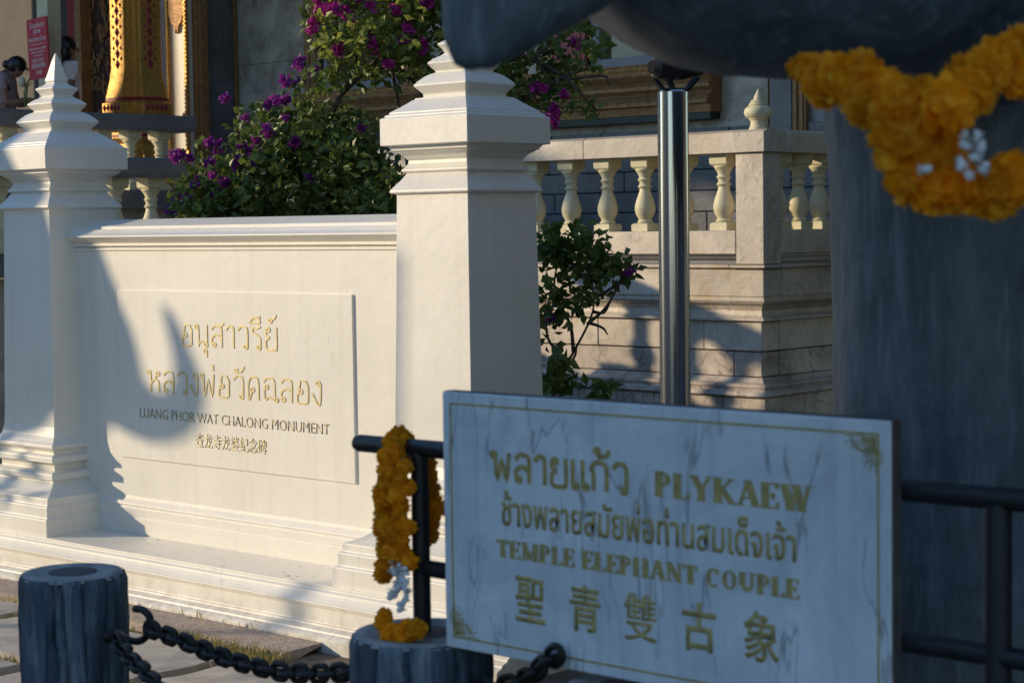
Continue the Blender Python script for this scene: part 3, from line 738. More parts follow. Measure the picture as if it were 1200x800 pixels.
def window(x0, x1, z0, z1, shutter):
    fr = obj('window_frame', B(((x0, YF-.06, z0), (x0+.10, YF+.1, z1)), ((x1-.10, YF-.06, z0), (x1, YF+.1, z1)), ((x0+.101, YF-.06, z0), (x1-.101, YF+.1, z0+.09)), ((x0+.101, YF-.06, z1-.09), (x1-.101, YF+.1, z1))), 'frame_grey', tem, bevel=.006)
    if shutter: obj('shutter', B(((x0-.46, YF-.12, z0), (x0-.01, YF-.08, z1)), ((x0-.42, YF-.13, z0+.06), (x0-.06, YF-.1202, z1-.06))), 'red', tem, bevel=.006)
    xm = x0+(x1-x0)*.62
    obj('window_frame', B(((xm, YF-.02, z0+.09), (xm+.05, YF+.05, z1-.09))), 'frame_grey', tem, bevel=.004)
    for a_, b_ in ((x0+.10, xm), (xm+.05, x1-.10)):
        obj('window_pane', B(((a_, YF+.03, z0+.09), (b_, YF+.045, z1-.09))), 'glass', tem)
x0 = fx(697); x1 = fx(810)
window(x0, x1, zsill, 4.7, True)
window(fx(384), fx(470), zsill, 4.7, False)
# interior behind the windows
obj('room', B(((X275+.4, YF+1.6, 1.2), (-5.2, YF+1.7, 6.28))), 'interior', tem)
# wall right of the window: strips and slabs
slabs(fx(850), fx(903), [2.3, 3.4, 4.6, 5.5], YF, 'facade', .45, 8)
gold_strip(fx(903), fx(909), YF-.02, 2.2, 5.5)
obj('pilaster', B(((fx(909), YF-.10, 2.2), (fx(935), YF-.001, 6.28))), 'blue_marble', tem, bevel=.006)
gold_strip(fx(935), fx(951), YF-.06, 2.2, 5.5)
slabs(fx(952), -6.0, [2.0, 2.72, 3.5, 4.6, 5.5], YF, 'plaster', .7, 9)
# porch block: side wall between Y 13 and 13.5 and front elements
obj('porch_wall', B(((fx(232, YPO), YPO, 1.9), (X275-.001, YF+.2, 6.29))), 'plaster', tem)
xs_ = X275
obj('side_facing', B(((xs_, YPO+.06, 1.9), (xs_+.03, YF-.04, 6.28))), 'blue_marble', tem, bevel=.004)
obj('gilded_strip', B(((xs_, YF-.038, 1.9), (xs_+.06, YF-.0, 6.28))), 'old_gold', tem, bevel=.004)
for i in range(3):
    obj('gilded_strip', B(((fx(231, YPO)+.05*i-.02, YPO-.05-.015*(i % 2), 1.9), (fx(231, YPO)+.05*i+.025, YPO+.05, 6.28))), 'old_gold', tem, bevel=.004)
obj('white_pilaster', B(((fx(208, YPO), YPO-.10, 1.93), (fx(228, YPO), YPO-.001, 6.28))), 'plaster', tem, bevel=.006).data.materials[0] = MT['white']
for px in (207, 228.5):
    xa = fx(px, YPO); bm = B(((xa-.016, YPO-.13, 1.93), (xa+.016, YPO-.1001, 6.28)))
    for i in range(80):
        z = 1.96+i*.044; box(bm, (xa-.022, YPO-.138, z), (xa+.022, YPO-.1302, z+.024))
    obj('gilded_beading', bm, 'gold', tem, kind='stuff')
bm = bmesh.new()
xa, xb = fx(209.5, YPO), fx(227, YPO)
n = 12; zt = 3.92
up = [bm.verts.new((xa+(xb-xa)*i/n, YPO-.13, zt+.35)) for i in range(n+1)]
lo = [bm.verts.new((xa+(xb-xa)*i/n, YPO-.13, zt-.02-.20*(1-abs(2*i/n-1))**.7*(1+.25*math.cos(i*2.6)))) for i in range(n+1)]
for i in range(n): bm.faces.new((lo[i], lo[i+1], up[i+1], up[i]))
r_ = bmesh.ops.extrude_face_region(bm, geom=bm.faces[:]); bmesh.ops.translate(bm, verts=[g_ for g_ in r_['geom'] if isinstance(g_, bmesh.types.BMVert)], vec=(0, .028, 0))
obj('hanging_carving', bm, 'old_gold', tem)
obj('white_jamb', B(((fx(184, YPO), YPO-.02, 1.93), (fx(206, YPO), YPO+.2, 6.28))), 'plaster', tem, bevel=.004)
# carved door leaf and frame
xd0, xd1 = fx(97, YPO+.1), fx(150, YPO+.1)
door = obj('door', B(((xd0, YPO+.1, 1.93), (xd1, YPO+.16, 5.4))), 'dark_wood', tem)
bm = bmesh.new(); r = random.Random(12)
for i in range(74):
    cx, cz = r.uniform(xd0+.07, xd1-.05), r.uniform(2.4, 4.6); s0 = r.uniform(.05, .10); a0 = r.uniform(0, 6.28); sg = r.choice((-1, 1))
    pts = [(cx+s0*math.cos(a0+sg*t*.62)*(1-t/12.5)*.8, YPO+.088-.004*t/3, cz+s0*math.sin(a0+sg*t*.62)*(1-t/12.5)*1.35) for t in range(12)]
    tube(bm, pts, [.013-.0008*t for t in range(12)], 5)
sc_ = obj('door_carving', bm, 'old_gold', tem, smooth=True, kind='stuff')
for a_, b_, m_ in ((82, 92, 'red'), (92, 99, 'old_gold')):
    obj('door_frame', B(((fx(a_, YPO), YPO-.03 if m_ == 'red' else YPO-.05, 1.93), (fx(b_, YPO)-.002, YPO+.2, 6.28))), m_, tem, bevel=.006)
# dim porch interior
obj('porch_back_wall', B(((-26, YPO+.9, 1.9), (fx(82, YPO), YPO+1.1, 6.29))), 'interior', tem)
obj('porch_jamb', B(((fx(62, YPO), YPO+.02, 1.9), (fx(81.5, YPO), YPO+.4, 6.29))), 'interior', tem)
obj('porch_ceiling', B(((-26, 10.0, 6.3), (-4.6, 17, 6.48))), 'interior', tem)
obj('roof', extrude_x(bmesh.new(), [(9.8, 6.49), (17.5, 6.49), (17.5, 6.7), (13.2, 9.8), (9.8, 6.7)], -27, -4.2), 'roof', tem)
# gilded column
pc = at(160.5, 100, 20.2); cx, cy = pc.x, pc.y
def redent(bm, cx, cy, prof):
    rings = []
    for h, z in prof:
        a = h; b_ = h*.72; c_ = h*.48
        o1 = [(a, -c_), (a, c_), (b_*1.12, c_), (b_*1.12, b_*.78), (b_*.86, b_*.78), (b_*.86, b_*1.12), (c_, b_*1.12), (c_, a), (-c_, a)]
        q = []
        for k in range(4):
            ca, sa = math.cos(k*math.pi/2), math.sin(k*math.pi/2)
            for (x_, y_) in o1[:-1][1:]: q.append((x_*ca-y_*sa, x_*sa+y_*ca))
        rings.append([bm.verts.new((cx+x_, cy+y_, z)) for x_, y_ in q])
    n = len(rings[0])
    for a, b in zip(rings, rings[1:]):
        for i in range(n): bm.faces.new((a[i], a[(i+1) % n], b[(i+1) % n], b[i]))
    bm.faces.new(rings[0][::-1]); bm.faces.new(rings[-1]); return bm
zt = at(160.5, 95, 20.2).z      # foot of the plain shaft
zr = [(.30, 1.93), (.30, 2.10), (.26, 2.14), (.24, 2.22), (.28, 2.26), (.28, 2.34), (.22, 2.42), (.20, 2.50), (.25, 2.56), (.25, 2.62), (.31, 2.70), (.31, 2.90)]
col = obj('gilded_column', redent(bmesh.new(), cx, cy, zr + [(.33, zt-.34), (.33, zt-.24), (.295, zt-.22), (.295, zt-.18), (.275, zt-.10), (.25, zt+.02), (.25, zt+.05), (.245, zt+.07), (.238, zt+.12), (.235, 6.28)]), 'gold', tem)
for z0, z1, h in ((zt-.218, zt-.184, .298), (2.345, 2.365, .262), (2.57, 2.60, .252)):
    obj('red_band', redent(bmesh.new(), cx, cy, [(h, z0), (h, z1)]), 'red', col)
bm = bmesh.new()
def stud(bm, c, ax, s, d):
    ux = Vector((1, 0, 0)) if ax == 'Y' else Vector((0, 1, 0)); nn = Vector((0, -1, 0)) if ax == 'Y' else Vector((1, 0, 0)); c = Vector(c)
    v = [bm.verts.new(c+ux*s), bm.verts.new(c+Vector((0, 0, s*1.5))), bm.verts.new(c-ux*s), bm.verts.new(c-Vector((0, 0, s*1.5)))]
    t = bm.verts.new(c+nn*d)
    for k in range(4): bm.faces.new((v[k], v[(k+1) % 4], t))
z = zt+.16
while z < 5.4:
    stud(bm, (cx, cy-.236, z), 'Y', .042, .03); stud(bm, (cx+.236, cy, z), 'X', .042, .03)
    for d in (-.062, .062):
        stud(bm, (cx+d, cy-.236, z+.055), 'Y', .018, .02); stud(bm, (cx+.236, cy+d, z+.055), 'X', .018, .02)
    z += .11
for i in range(-2, 3):
    stud(bm, (cx+i*.06, cy-.331, zt-.29), 'Y', .03, .02); stud(bm, (cx+.331, cy+i*.06, zt-.29), 'X', .03, .02)
obj('lozenge_ornament', bm, 'red', col, kind='stuff')
# porch post that carries the notice
pp_ = at(50, 20, 19.5)
obj('porch_post', B(((pp_.x-.105, pp_.y-.0, 1.93), (pp_.x+.085, pp_.y+.16, 6.29))), 'cream', tem, bevel=.006)
# red notice
s0 = at(36.5, 24, 19.35); wd = .345; ht = .60
ns = thing('notice_board', 'red notice with white lettering hung on the cream porch post', 'sign', (s0.x, s0.y-.02, s0.z-ht))
yb = s0.y-.04
obj('board', B(((s0.x, yb, s0.z-ht), (s0.x+wd, yb+.02, s0.z))), 'red_sign', ns, bevel=.002)
rows = [('โปรดแต่งกาย', .84, .94, .70), ('สุภาพ', .72, .81, .35), ('ก่อนเข้าพระอุโบสถ', .60, .70, .86), ('Please dress politely', .47, .52, .84), ('before entering the', .415, .46, .66), ('temple', .36, .405, .4), ('and take off shoes', .29, .345, .6), ('请穿着得体', .17, .25, .7), ('衣服', .07, .14, .3)]
for i, (t, a_, b_, wf) in enumerate(rows):
    obj('lettering', text_mesh(t, s0.x+wd*(.5-wf/2), s0.x+wd*(.5+wf/2), s0.z-ht*(1-a_), s0.z-ht*(1-b_), yb-.0005, .001), 'print_white', ns)
obj('rule_line', B(((s0.x+wd*.15, yb-.0015, s0.z-ht*.435), (s0.x+wd*.85, yb-.0002, s0.z-ht*.428)), ((s0.x+wd*.2, yb-.0015, s0.z-ht*.735), (s0.x+wd*.8, yb-.0002, s0.z-ht*.728))), 'print_white', ns)
ns.rotation_euler = (0, R(-2.5), 0)

# ------------------------------------------------------------------ people
def skin_body(name, joints, edges, mat, parent, root=0, sub=2):
    me = bpy.data.meshes.new(name+'_s'); me.from_pydata([j[0] for j in joints], edges, []); me.update()
    o = bpy.data.objects.new(name+'_s', me); COL.objects.link(o)
    md = o.modifiers.new('skin', 'SKIN')
    for i, j in enumerate(joints):
        sv = me.skin_vertices[0].data[i]; sv.radius = j[1] if isinstance(j[1], tuple) else (j[1], j[1]); sv.use_root = (i == root)
    s = o.modifiers.new('sub', 'SUBSURF'); s.levels = sub
    bpy.context.view_layer.update()
    out = bpy.data.meshes.new_from_object(o.evaluated_get(bpy.context.evaluated_depsgraph_get()))
    bpy.data.objects.remove(o); bpy.data.meshes.remove(me); out.name = name
    for p in out.polygons: p.use_smooth = True
    out.materials.clear(); out.materials.append(MT[mat])
    ob = bpy.data.objects.new(name, out); link(ob, parent); return ob
def person(label, loc, heading, H, bow, arms, shirt, lower, bob):
    t = thing('person', label, 'person', loc); t.rotation_euler = (0, 0, heading); k = H/1.65
    def S(p): return tuple(c*k for c in p)
    hx, hz = .0+bow*.18, 1.50-bow*.10      # head centre, local +X is forward
    J = [((0, 0, .92), (.10, .13)), ((0.01, 0, 1.12), (.085, .12)), ((0.01+.02*bow, 0, 1.30), (.09, .14)), ((.02+bow*.05, 0, 1.39), (.05, .055)), ((hx*.8+.015, 0, hz-.04), (.062, .055)), ((hx, 0, hz+.03), (.088, .072)), ((hx-.01+bow*.03, 0, hz+.10), (.055, .055)),
         ((0, .09, .88), .09), ((.02, .10, .50), .06), ((0, .10, .08), .042), ((.14, .11, .03), (.035, .03)),
         ((0, -.09, .88), .09), ((.02, -.10, .50), .06), ((0, -.10, .08), .042), ((.14, -.11, .03), (.035, .03))]
    E_ = [(0, 1), (1, 2), (2, 3), (3, 4), (4, 5), (5, 6), (0, 7), (7, 8), (8, 9), (9, 10), (0, 11), (11, 12), (12, 13), (13, 14)]
    for sg, el, wr in ((1, arms[0], arms[1]), (-1, arms[2], arms[3])):
        b0 = len(J)
        J += [((.0+.03*bow, sg*.155, 1.33), .052), (el, .040), (wr, .028), ((wr[0]+.05, wr[1], wr[2]-.03), (.030, .018))]
        E_ += [(2, b0), (b0, b0+1), (b0+1, b0+2), (b0+2, b0+3)]
        hb = b0+3; c = J[hb][0]
        for f in range(4):
            J += [((c[0]+.045, c[1]+(f-1.5)*.018, c[2]-.02-abs(f-1.5)*.004), .008), ((c[0]+.075, c[1]+(f-1.5)*.018, c[2]-.045), .007)]
            n0 = len(J)-2; E_ += [(hb, n0), (n0, n0+1)]
        J += [((c[0]+.01, c[1]-sg*.04, c[2]-.015), .009)]; E_ += [(hb-1, len(J)-1)]
    J = [(S(p), (tuple(x*k for x in r_) if isinstance(r_, tuple) else r_*k)) for p, r_ in J]
    skin_body('body', J, E_, 'skin', t)
    # face features and ears
    bm = bmesh.new()
    ellipsoid(bm, S((hx+.090, 0, hz+.015)), (.014*k, .011*k, .022*k), u=8, v=6)
    for sg in (-1, 1): ellipsoid(bm, S((hx, sg*.075, hz+.02)), (.016*k, .009*k, .028*k), u=8, v=6)
    nz_ = obj('nose_and_ears', bm, 'skin', None, smooth=True); nz_.parent = t; nz_['kind'] = 'stuff'
    bm = bmesh.new()
    for sg in (-1, 1): ellipsoid(bm, S((hx+.078, sg*.03, hz+.035)), (.008*k, .012*k, .006*k), u=8, v=6)
    ellipsoid(bm, S((hx+.080, 0, hz-.025)), (.008*k, .022*k, .005*k), u=8, v=6)
    nz_ = obj('eyes_and_mouth', bm, 'skirt', None, smooth=True); nz_.parent = t; nz_['kind'] = 'stuff'
    # hair: cap plus bob or tied bun, with strands worked into the surface
    bm = bmesh.new()
    ellipsoid(bm, S((hx-.022, 0, hz+.062)), (.104*k, .094*k, .098*k), u=28, v=16)
    if bob:
        ellipsoid(bm, S((hx-.05, 0, hz-.01)), (.085*k, .092*k, .13*k), u=24, v=14)
    else: ellipsoid(bm, S((hx-.13, 0, hz+.07)), (.045*k, .045*k, .045*k), u=16, v=10)
    for v in bm.verts: v.co += Vector((0, 0, 0)) + v.co.normalized()*.004*noise.noise(v.co*60)
    obj('hair', bm, 'hair', None, smooth=True).parent = t
    # shirt with sleeves
    JS = [((0, 0, .86), (.125, .155)), ((0.01, 0, 1.12), (.105, .14)), ((0.01+.02*bow, 0, 1.31), (.108, .155)), ((.015+bow*.03, 0, 1.385), (.062, .070)),
          ((.0+.03*bow, .165, 1.335), .066), (tuple(a_*.6+b_*.4 for a_, b_ in zip(arms[0], (0, .16, 1.33))), .058),
          ((.0+.03*bow, -.165, 1.335), .066), (tuple(a_*.6+b_*.4 for a_, b_ in zip(arms[2], (0, -.16, 1.33))), .058)]
    JS = [(S(p), (tuple(x*k for x in r_) if isinstance(r_, tuple) else r_*k)) for p, r_ in JS]
    skin_body('shirt', JS, [(0, 1), (1, 2), (2, 3), (2, 4), (4, 5), (2, 6), (6, 7)], shirt, t)
    bm = bmesh.new(); lathe(bm, [(.16*k, .30*k), (.165*k, .5*k), (.155*k, .75*k), (.145*k, .93*k)], seg=20)
    for v in bm.verts: v.co.x *= .82; v.co += Vector((v.co.x, v.co.y, 0))*.06*math.sin(math.atan2(v.co.y, v.co.x)*7)
    obj('skirt', bm, lower, None, smooth=True).parent = t
    return t
FL = 1.93
p1 = on(79, 60, 'Y', 11.6)
person('person with black bobbed hair in a white shirt, standing by the red door frame', (p1.x, 11.6, FL), R(66), 1.66, .1, ((-.02, .22, 1.06), (.04, .23, .82), (-.02, -.22, 1.06), (.04, -.23, .82)), 'tee', 'skirt', True)
p2 = on(6, 90, 'Y', 10.6)
pb = person('person with bowed head in a dusty pink shirt, holding flowers at the left edge', (p2.x-.05, 10.6, FL-.06), R(40), 1.52, 1.0, ((.10, .20, 1.05), (.33, .10, 1.10), (.10, -.20, 1.05), (.33, -.08, 1.10)), 'pink_cloth', 'skirt', False)
fl = on(29, 100, 'Y', 10.55)
fb = thing('lotus_bouquet', 'pale lotus bud and green stems held by the bowing person', 'flowers', (fl.x, fl.y, fl.z-.18))
bm = bmesh.new(); r = random.Random(5)
for i in range(5):
    tube(bm, [(fl.x+r.uniform(-.01, .01), fl.y, fl.z-.20), (fl.x+r.uniform(-.04, .05), fl.y, fl.z-.06), (fl.x+(i-1.5)*.045, fl.y+r.uniform(-.02, .02), fl.z+(.06-.01*i))], .005, 5)
obj('stem', bm, 'green_stem', fb)
bm = ellipsoid(bmesh.new(), (fl.x-.02, fl.y-.02, fl.z+.03), (.036, .036, .05), u=12, v=8)
for v in bm.verts:
    a_ = math.atan2(v.co.y-fl.y, v.co.x-fl.x); v.co.x += .006*math.sin(a_*5)
obj('lotus_bud', bm, 'lotus', fb, smooth=True)
bm = bmesh.new()
for i in range(4):
    c_ = Vector((fl.x+.05+i*.018, fl.y-.01, fl.z-.0+i*.016)); v = [bm.verts.new(c_+Vector(p)) for p in ((-.02, 0, -.05), (.0, -.01, -.0), (.03, 0, .05), (-.008, .01, .01))]
    bm.faces.new(v)
obj('leaf', bm, 'leaf_young', fb)

# ------------------------------------------------------------------ foliage
def leaf_quads(bm, c, size, r, nrm=None):
    d = Vector((r.gauss(0, 1), r.gauss(0, 1), r.gauss(-.25, .8))).normalized()
    s = d.cross(Vector((r.gauss(0, 1), r.gauss(0, 1), r.gauss(0, 1)))).normalized()
    up = d.cross(s)*size*.12
    L = size*r.uniform(.7, 1.25); wd = L*.30
    v = [bm.verts.new(p) for p in (c, c+d*L*.45+s*wd+up, c+d*L, c+d*L*.45-s*wd+up, c+d*L*.5)]
    bm.faces.new((v[0], v[1], v[4])); bm.faces.new((v[1], v[2], v[4])); bm.faces.new((v[0], v[4], v[3])); bm.faces.new((v[4], v[2], v[3]))
def foliage(blobs, size, seed, dens=1.0, hollow=.35):
    """blobs: (centre, (r right, r depth, r up), n)"""
    r = random.Random(seed); bm = bmesh.new()
    rt = Vector((math.sin(YAW), math.cos(YAW), 0)); fw = Vector((-math.cos(YAW), math.sin(YAW), 0)); up = Vector((0, 0, 1))
    for c, rad, n in blobs:
        for _ in range(int(n*dens/5)):
            while True:
                q = Vector((r.uniform(-1, 1), r.uniform(-1, 1), r.uniform(-1, 1)))
                if hollow < q.length < 1.0: break
            q = q*(1+.28*noise.noise(q*2.3+Vector(c)))
            p = Vector(c) + rt*q.x*rad[0] + fw*q.y*rad[1] + up*q.z*rad[2]
            if noise.noise(p*5.5) < -.22: continue
            for _ in range(5):
                leaf_quads(bm, p+Vector((r.gauss(0, .022), r.gauss(0, .022), r.gauss(0, .022))), size, r)
    return bm
def bract_mesh(name, mat, seed):
    r = random.Random(seed); bm = bmesh.new()
    c0_ = bm.verts.new((0, 0, 0))
    for k in range(15):
        d = Vector((r.gauss(0, 1), r.gauss(0, 1), r.gauss(0, 1))).normalized(); s = d.cross(Vector((r.gauss(0, 1), r.gauss(0, 1), r.gauss(0, 1)))).normalized(); t = d.cross(s); c = Vector((0, 0, 0))
        L = r.uniform(.030, .055); v = [c0_]+[bm.verts.new(p) for p in (c+d*L*.6+s*L*.36, c+d*L+t*.006, c+d*L*.6-s*L*.36, c+d*L*.55+t*.01)]
        bm.faces.new((v[0], v[1], v[4])); bm.faces.new((v[1], v[2], v[4])); bm.faces.new((v[0], v[4], v[3])); bm.faces.new((v[4], v[2], v[3]))
    me = bpy.data.meshes.new(name); bm.to_mesh(me); bm.free(); me.materials.append(MT[mat]); return me
BRM = [bract_mesh('bract_cluster', 'magenta', i) for i in range(3)]; BRP = [bract_mesh('bract_cluster', 'purple', i+7) for i in range(3)]
def bracts(par, pts, meshes, seed, sc=1.0):
    r = random.Random(seed)
    for (px, py, d) in pts:
        for k in range(r.choice((1, 1, 1, 2))):
            o = bpy.data.objects.new('bract_cluster', r.choice(meshes)); link(o, par)
            o.location = at(px+r.uniform(-4, 4)*k, py+r.uniform(-4, 4)*k, d+r.uniform(-.05, .05)) - world_loc(par)
            o.rotation_euler = (r.uniform(0, 6), r.uniform(0, 6), r.uniform(0, 6)); s = sc*r.uniform(.75, 1.15); o.scale = (s, s, s)
def branch_bm(paths, rad=.012):
    bm = bmesh.new()
    for p in paths:
        q = catmull(p, 5); n = len(q); tube(bm, q, [rad*(1-.75*i/n)+.001 for i in range(n)], 6)
    return bm
# low shaded bougainvillea bush behind the monument wall
c0 = at(340, 230, 9.6)
bush = thing('bougainvillea_bush', 'shaded purple flowering bougainvillea bush directly behind the monument wall', 'bush', (c0.x, c0.y, 0))
def pr(wpx, d): return wpx*d/FPX
bl = []
for px, py, d, rx, rz, n in [(270, 232, 9.6, 62, 42, 2100), (340, 215, 9.6, 75, 62, 3000), (415, 215, 9.5, 58, 58, 2600), (330, 175, 9.8, 55, 45, 1300), (400, 165, 9.7, 50, 42, 1400), (235, 245, 9.5, 30, 24, 500), (450, 235, 9.3, 26, 40, 800), (350, 300, 9.6, 110, 60, 1800), (300, 150, 9.7, 24, 28, 260), (365, 135, 9.7, 40, 20, 260)]:
    bl.append((at(px, py, d), (pr(rx, d), .35, pr(rz, d)), n))
obj('foliage', foliage(bl, .052, 21, .78), 'leaf_dark', bush)
bl2 = [(at(px, py, d), (pr(rx, d), .25, pr(rz, d)), n) for px, py, d, rx, rz, n in [(300, 200, 9.4, 80, 50, 260), (400, 190, 9.4, 55, 50, 200), (262, 185, 9.5, 26, 22, 60)]]
obj('new_leaves', foliage(bl2, .055, 23, 1.0, 0), 'leaf', bush)
pt = []
for i in range(6):
    r = random.Random(i); pt.append([(c0.x+r.uniform(-.05, .05), c0.y+r.uniform(-.05, .05), 0), at(340+r.uniform(-60, 60), 330, 9.6), at(340+(i-2.5)*40, 240, 9.6), at(340+(i-2.5)*36, 185+r.uniform(-10, 20), 9.6)])
obj('stem', branch_bm(pt, .022), 'wood', bush, smooth=True)
bracts(bush, [(x, y, 9.35) for x, y in [(262, 115), (206, 184), (212, 180), (225, 185), (243, 166), (258, 168), (256, 178), (250, 205), (262, 210), (264, 214), (258, 228), (250, 232), (206, 182), (285, 172), (290, 178), (302, 162), (300, 170), (312, 153), (315, 158), (345, 170), (348, 165), (287, 140), (318, 120), (322, 118), (334, 114), (335, 136), (366, 205), (228, 215), (216, 228), (204, 240), (296, 196), (424, 150), (350, 76), (352, 72), (340, 98), (366, 83), (355, 96), (372, 88), (200, 250), (208, 246), (330, 118), (275, 192), (245, 192)]], BRP, 31, .85)
# upper sunlit spray
c1 = at(470, 20, 9.3)
ub = thing('bougainvillea_tree', 'sunlit arching bougainvillea with magenta flowers above the nearer white pillar', 'shrub', (c1.x+.2, c1.y+.3, 0))
bl = [(at(px, py, d), (pr(rx, d), .30, pr(rz, d)), n) for px, py, d, rx, rz, n in
      [(440, 20, 9.4, 85, 42, 1300), (480, 60, 9.4, 55, 38, 800), (400, 55, 9.4, 32, 30, 300), (520, 20, 9.4, 60, 60, 700), (460, -40, 9.4, 140, 50, 1300), (420, 95, 9.4, 40, 18, 160), (370, 98, 9.4, 24, 20, 150), (650, 100, 9.5, 42, 36, 330), (620, 70, 9.5, 50, 40, 500), (560, 60, 9.5, 60, 45, 500), (690, 60, 9.5, 26, 34, 140), (640, 20, 9.5, 70, 50, 700), (590, 100, 9.5, 40, 24, 260), (680, 130, 9.5, 16, 14, 40)]]
obj('foliage', foliage(bl, .055, 41, .75, .1), 'leaf', ub)
obj('young_foliage', foliage([(at(px, py, d), (pr(rx, d), .2, pr(rz, d)), n) for px, py, d, rx, rz, n in [(440, 30, 9.2, 80, 45, 380), (500, 60, 9.2, 40, 40, 150), (470, -10, 9.2, 70, 30, 200)]], .062, 43, 1, 0), 'leaf_young', ub)
pt = []; B0 = Vector((c1.x+.2, c1.y+.3, 0))
for k_, (a, b, c, d, e) in enumerate([(470, 140, 455, 60, 0), (500, 120, 430, 50, 10), (560, 100, 520, 10, 0), (540, 110, 640, 60, 0), (520, 130, 690, 90, 0), (500, 60, 400, 60, 0)]):
    pt.append([B0, at(a+20, 260, 9.5), at(a, b, 9.5), at(c, d, 9.4), at(c+(c-a)*.15, d+(5 if k_ < 3 else 10), 9.4)])
for (x0_, y0_, x1_, y1_) in [(400, 110, 480, 40), (390, 130, 420, 60), (600, 60, 700, 130), (590, 100, 660, 40), (610, 120, 690, 80), (620, 60, 645, 130), (450, 40, 400, 5), (370, 60, 360, 10)]:
    pt.append([at(x0_, y0_, 9.45), at((x0_+x1_)/2+6, (y0_+y1_)/2-8, 9.4), at(x1_, y1_, 9.4)])
obj('branch', branch_bm(pt, .014), 'wood', ub, smooth=True)
bracts(ub, [(x, y, 9.15) for x, y in [(364, 34), (366, 30), (372, 6), (385, 8), (390, 12), (380, 14), (398, 2), (466, 10), (462, 8), (470, 12), (502, 3), (498, 6), (405, 14), (434, 10), (436, 52), (432, 42), (430, 48), (396, 55), (398, 60), (410, 20), (402, 18), (442, 62), (494, 52), (496, 58), (455, 75), (475, 50), (480, 35), (445, -8), (470, -10), (420, -6)]], BRM, 51, .85)
bracts(ub, [(x, y, 9.3) for x, y in [(647, 128), (650, 140), (645, 135), (652, 133), (648, 146), (676, 52), (672, 50), (630, 105), (636, 100), (604, 58), (612, 60), (660, 110)]], BRM, 52, .8)
# small plant in front of the terrace
c2 = at(655, 480, 9.4)
sp = thing('young_bougainvillea', 'small leafy plant with bare lower stems against the marble terrace base', 'plant', (c2.x, c2.y, 0))
bl = [(at(px, py, d), (pr(rx, d), .18, pr(rz, d)), n) for px, py, d, rx, rz, n in
      [(675, 292, 9.4, 40, 24, 620), (650, 320, 9.4, 28, 34, 480), (700, 315, 9.4, 30, 22, 300), (720, 318, 9.4, 20, 12, 120), (665, 350, 9.4, 26, 22, 240), (640, 370, 9.4, 14, 30, 160), (690, 345, 9.4, 22, 10, 80), (648, 276, 9.4, 14, 12, 70)]]
obj('foliage', foliage(bl, .058, 61, .62, 0), 'leaf', sp)
bl = [(at(px, py, d), (pr(rx, d), .15, pr(rz, d)), n) for px, py, d, rx, rz, n in [(660, 448, 9.2, 26, 12, 70), (700, 455, 9.2, 30, 5, 40), (655, 430, 9.2, 10, 20, 50)]]
obj('low_leaves', foliage(bl, .085, 63, 1.0, 0), 'leaf', sp)
P_ = lambda x, y: at(x, y, 9.4)
obj('stem', branch_bm([[(c2.x, c2.y, 0), P_(648, 455), P_(665, 425), P_(690, 378), P_(696, 350), P_(690, 310)], [P_(660, 412), P_(645, 402), P_(640, 380), P_(645, 340)], [P_(672, 412), P_(668, 380), P_(650, 340), P_(655, 300)], [P_(690, 378), P_(706, 384), P_(712, 392)], [P_(688, 380), P_(710, 360), P_(730, 325)], [P_(650, 450), P_(672, 420), P_(676, 405)], [P_(696, 350), P_(720, 335), P_(735, 318)], [P_(640, 300), P_(650, 275), P_(660, 262)], [P_(694, 365), P_(708, 366), P_(716, 352)]], .009), 'wood', sp, smooth=True)
bracts(sp, [(x, y, 9.3) for x, y in [(738, 318), (643, 372)]], BRP, 71, .9)

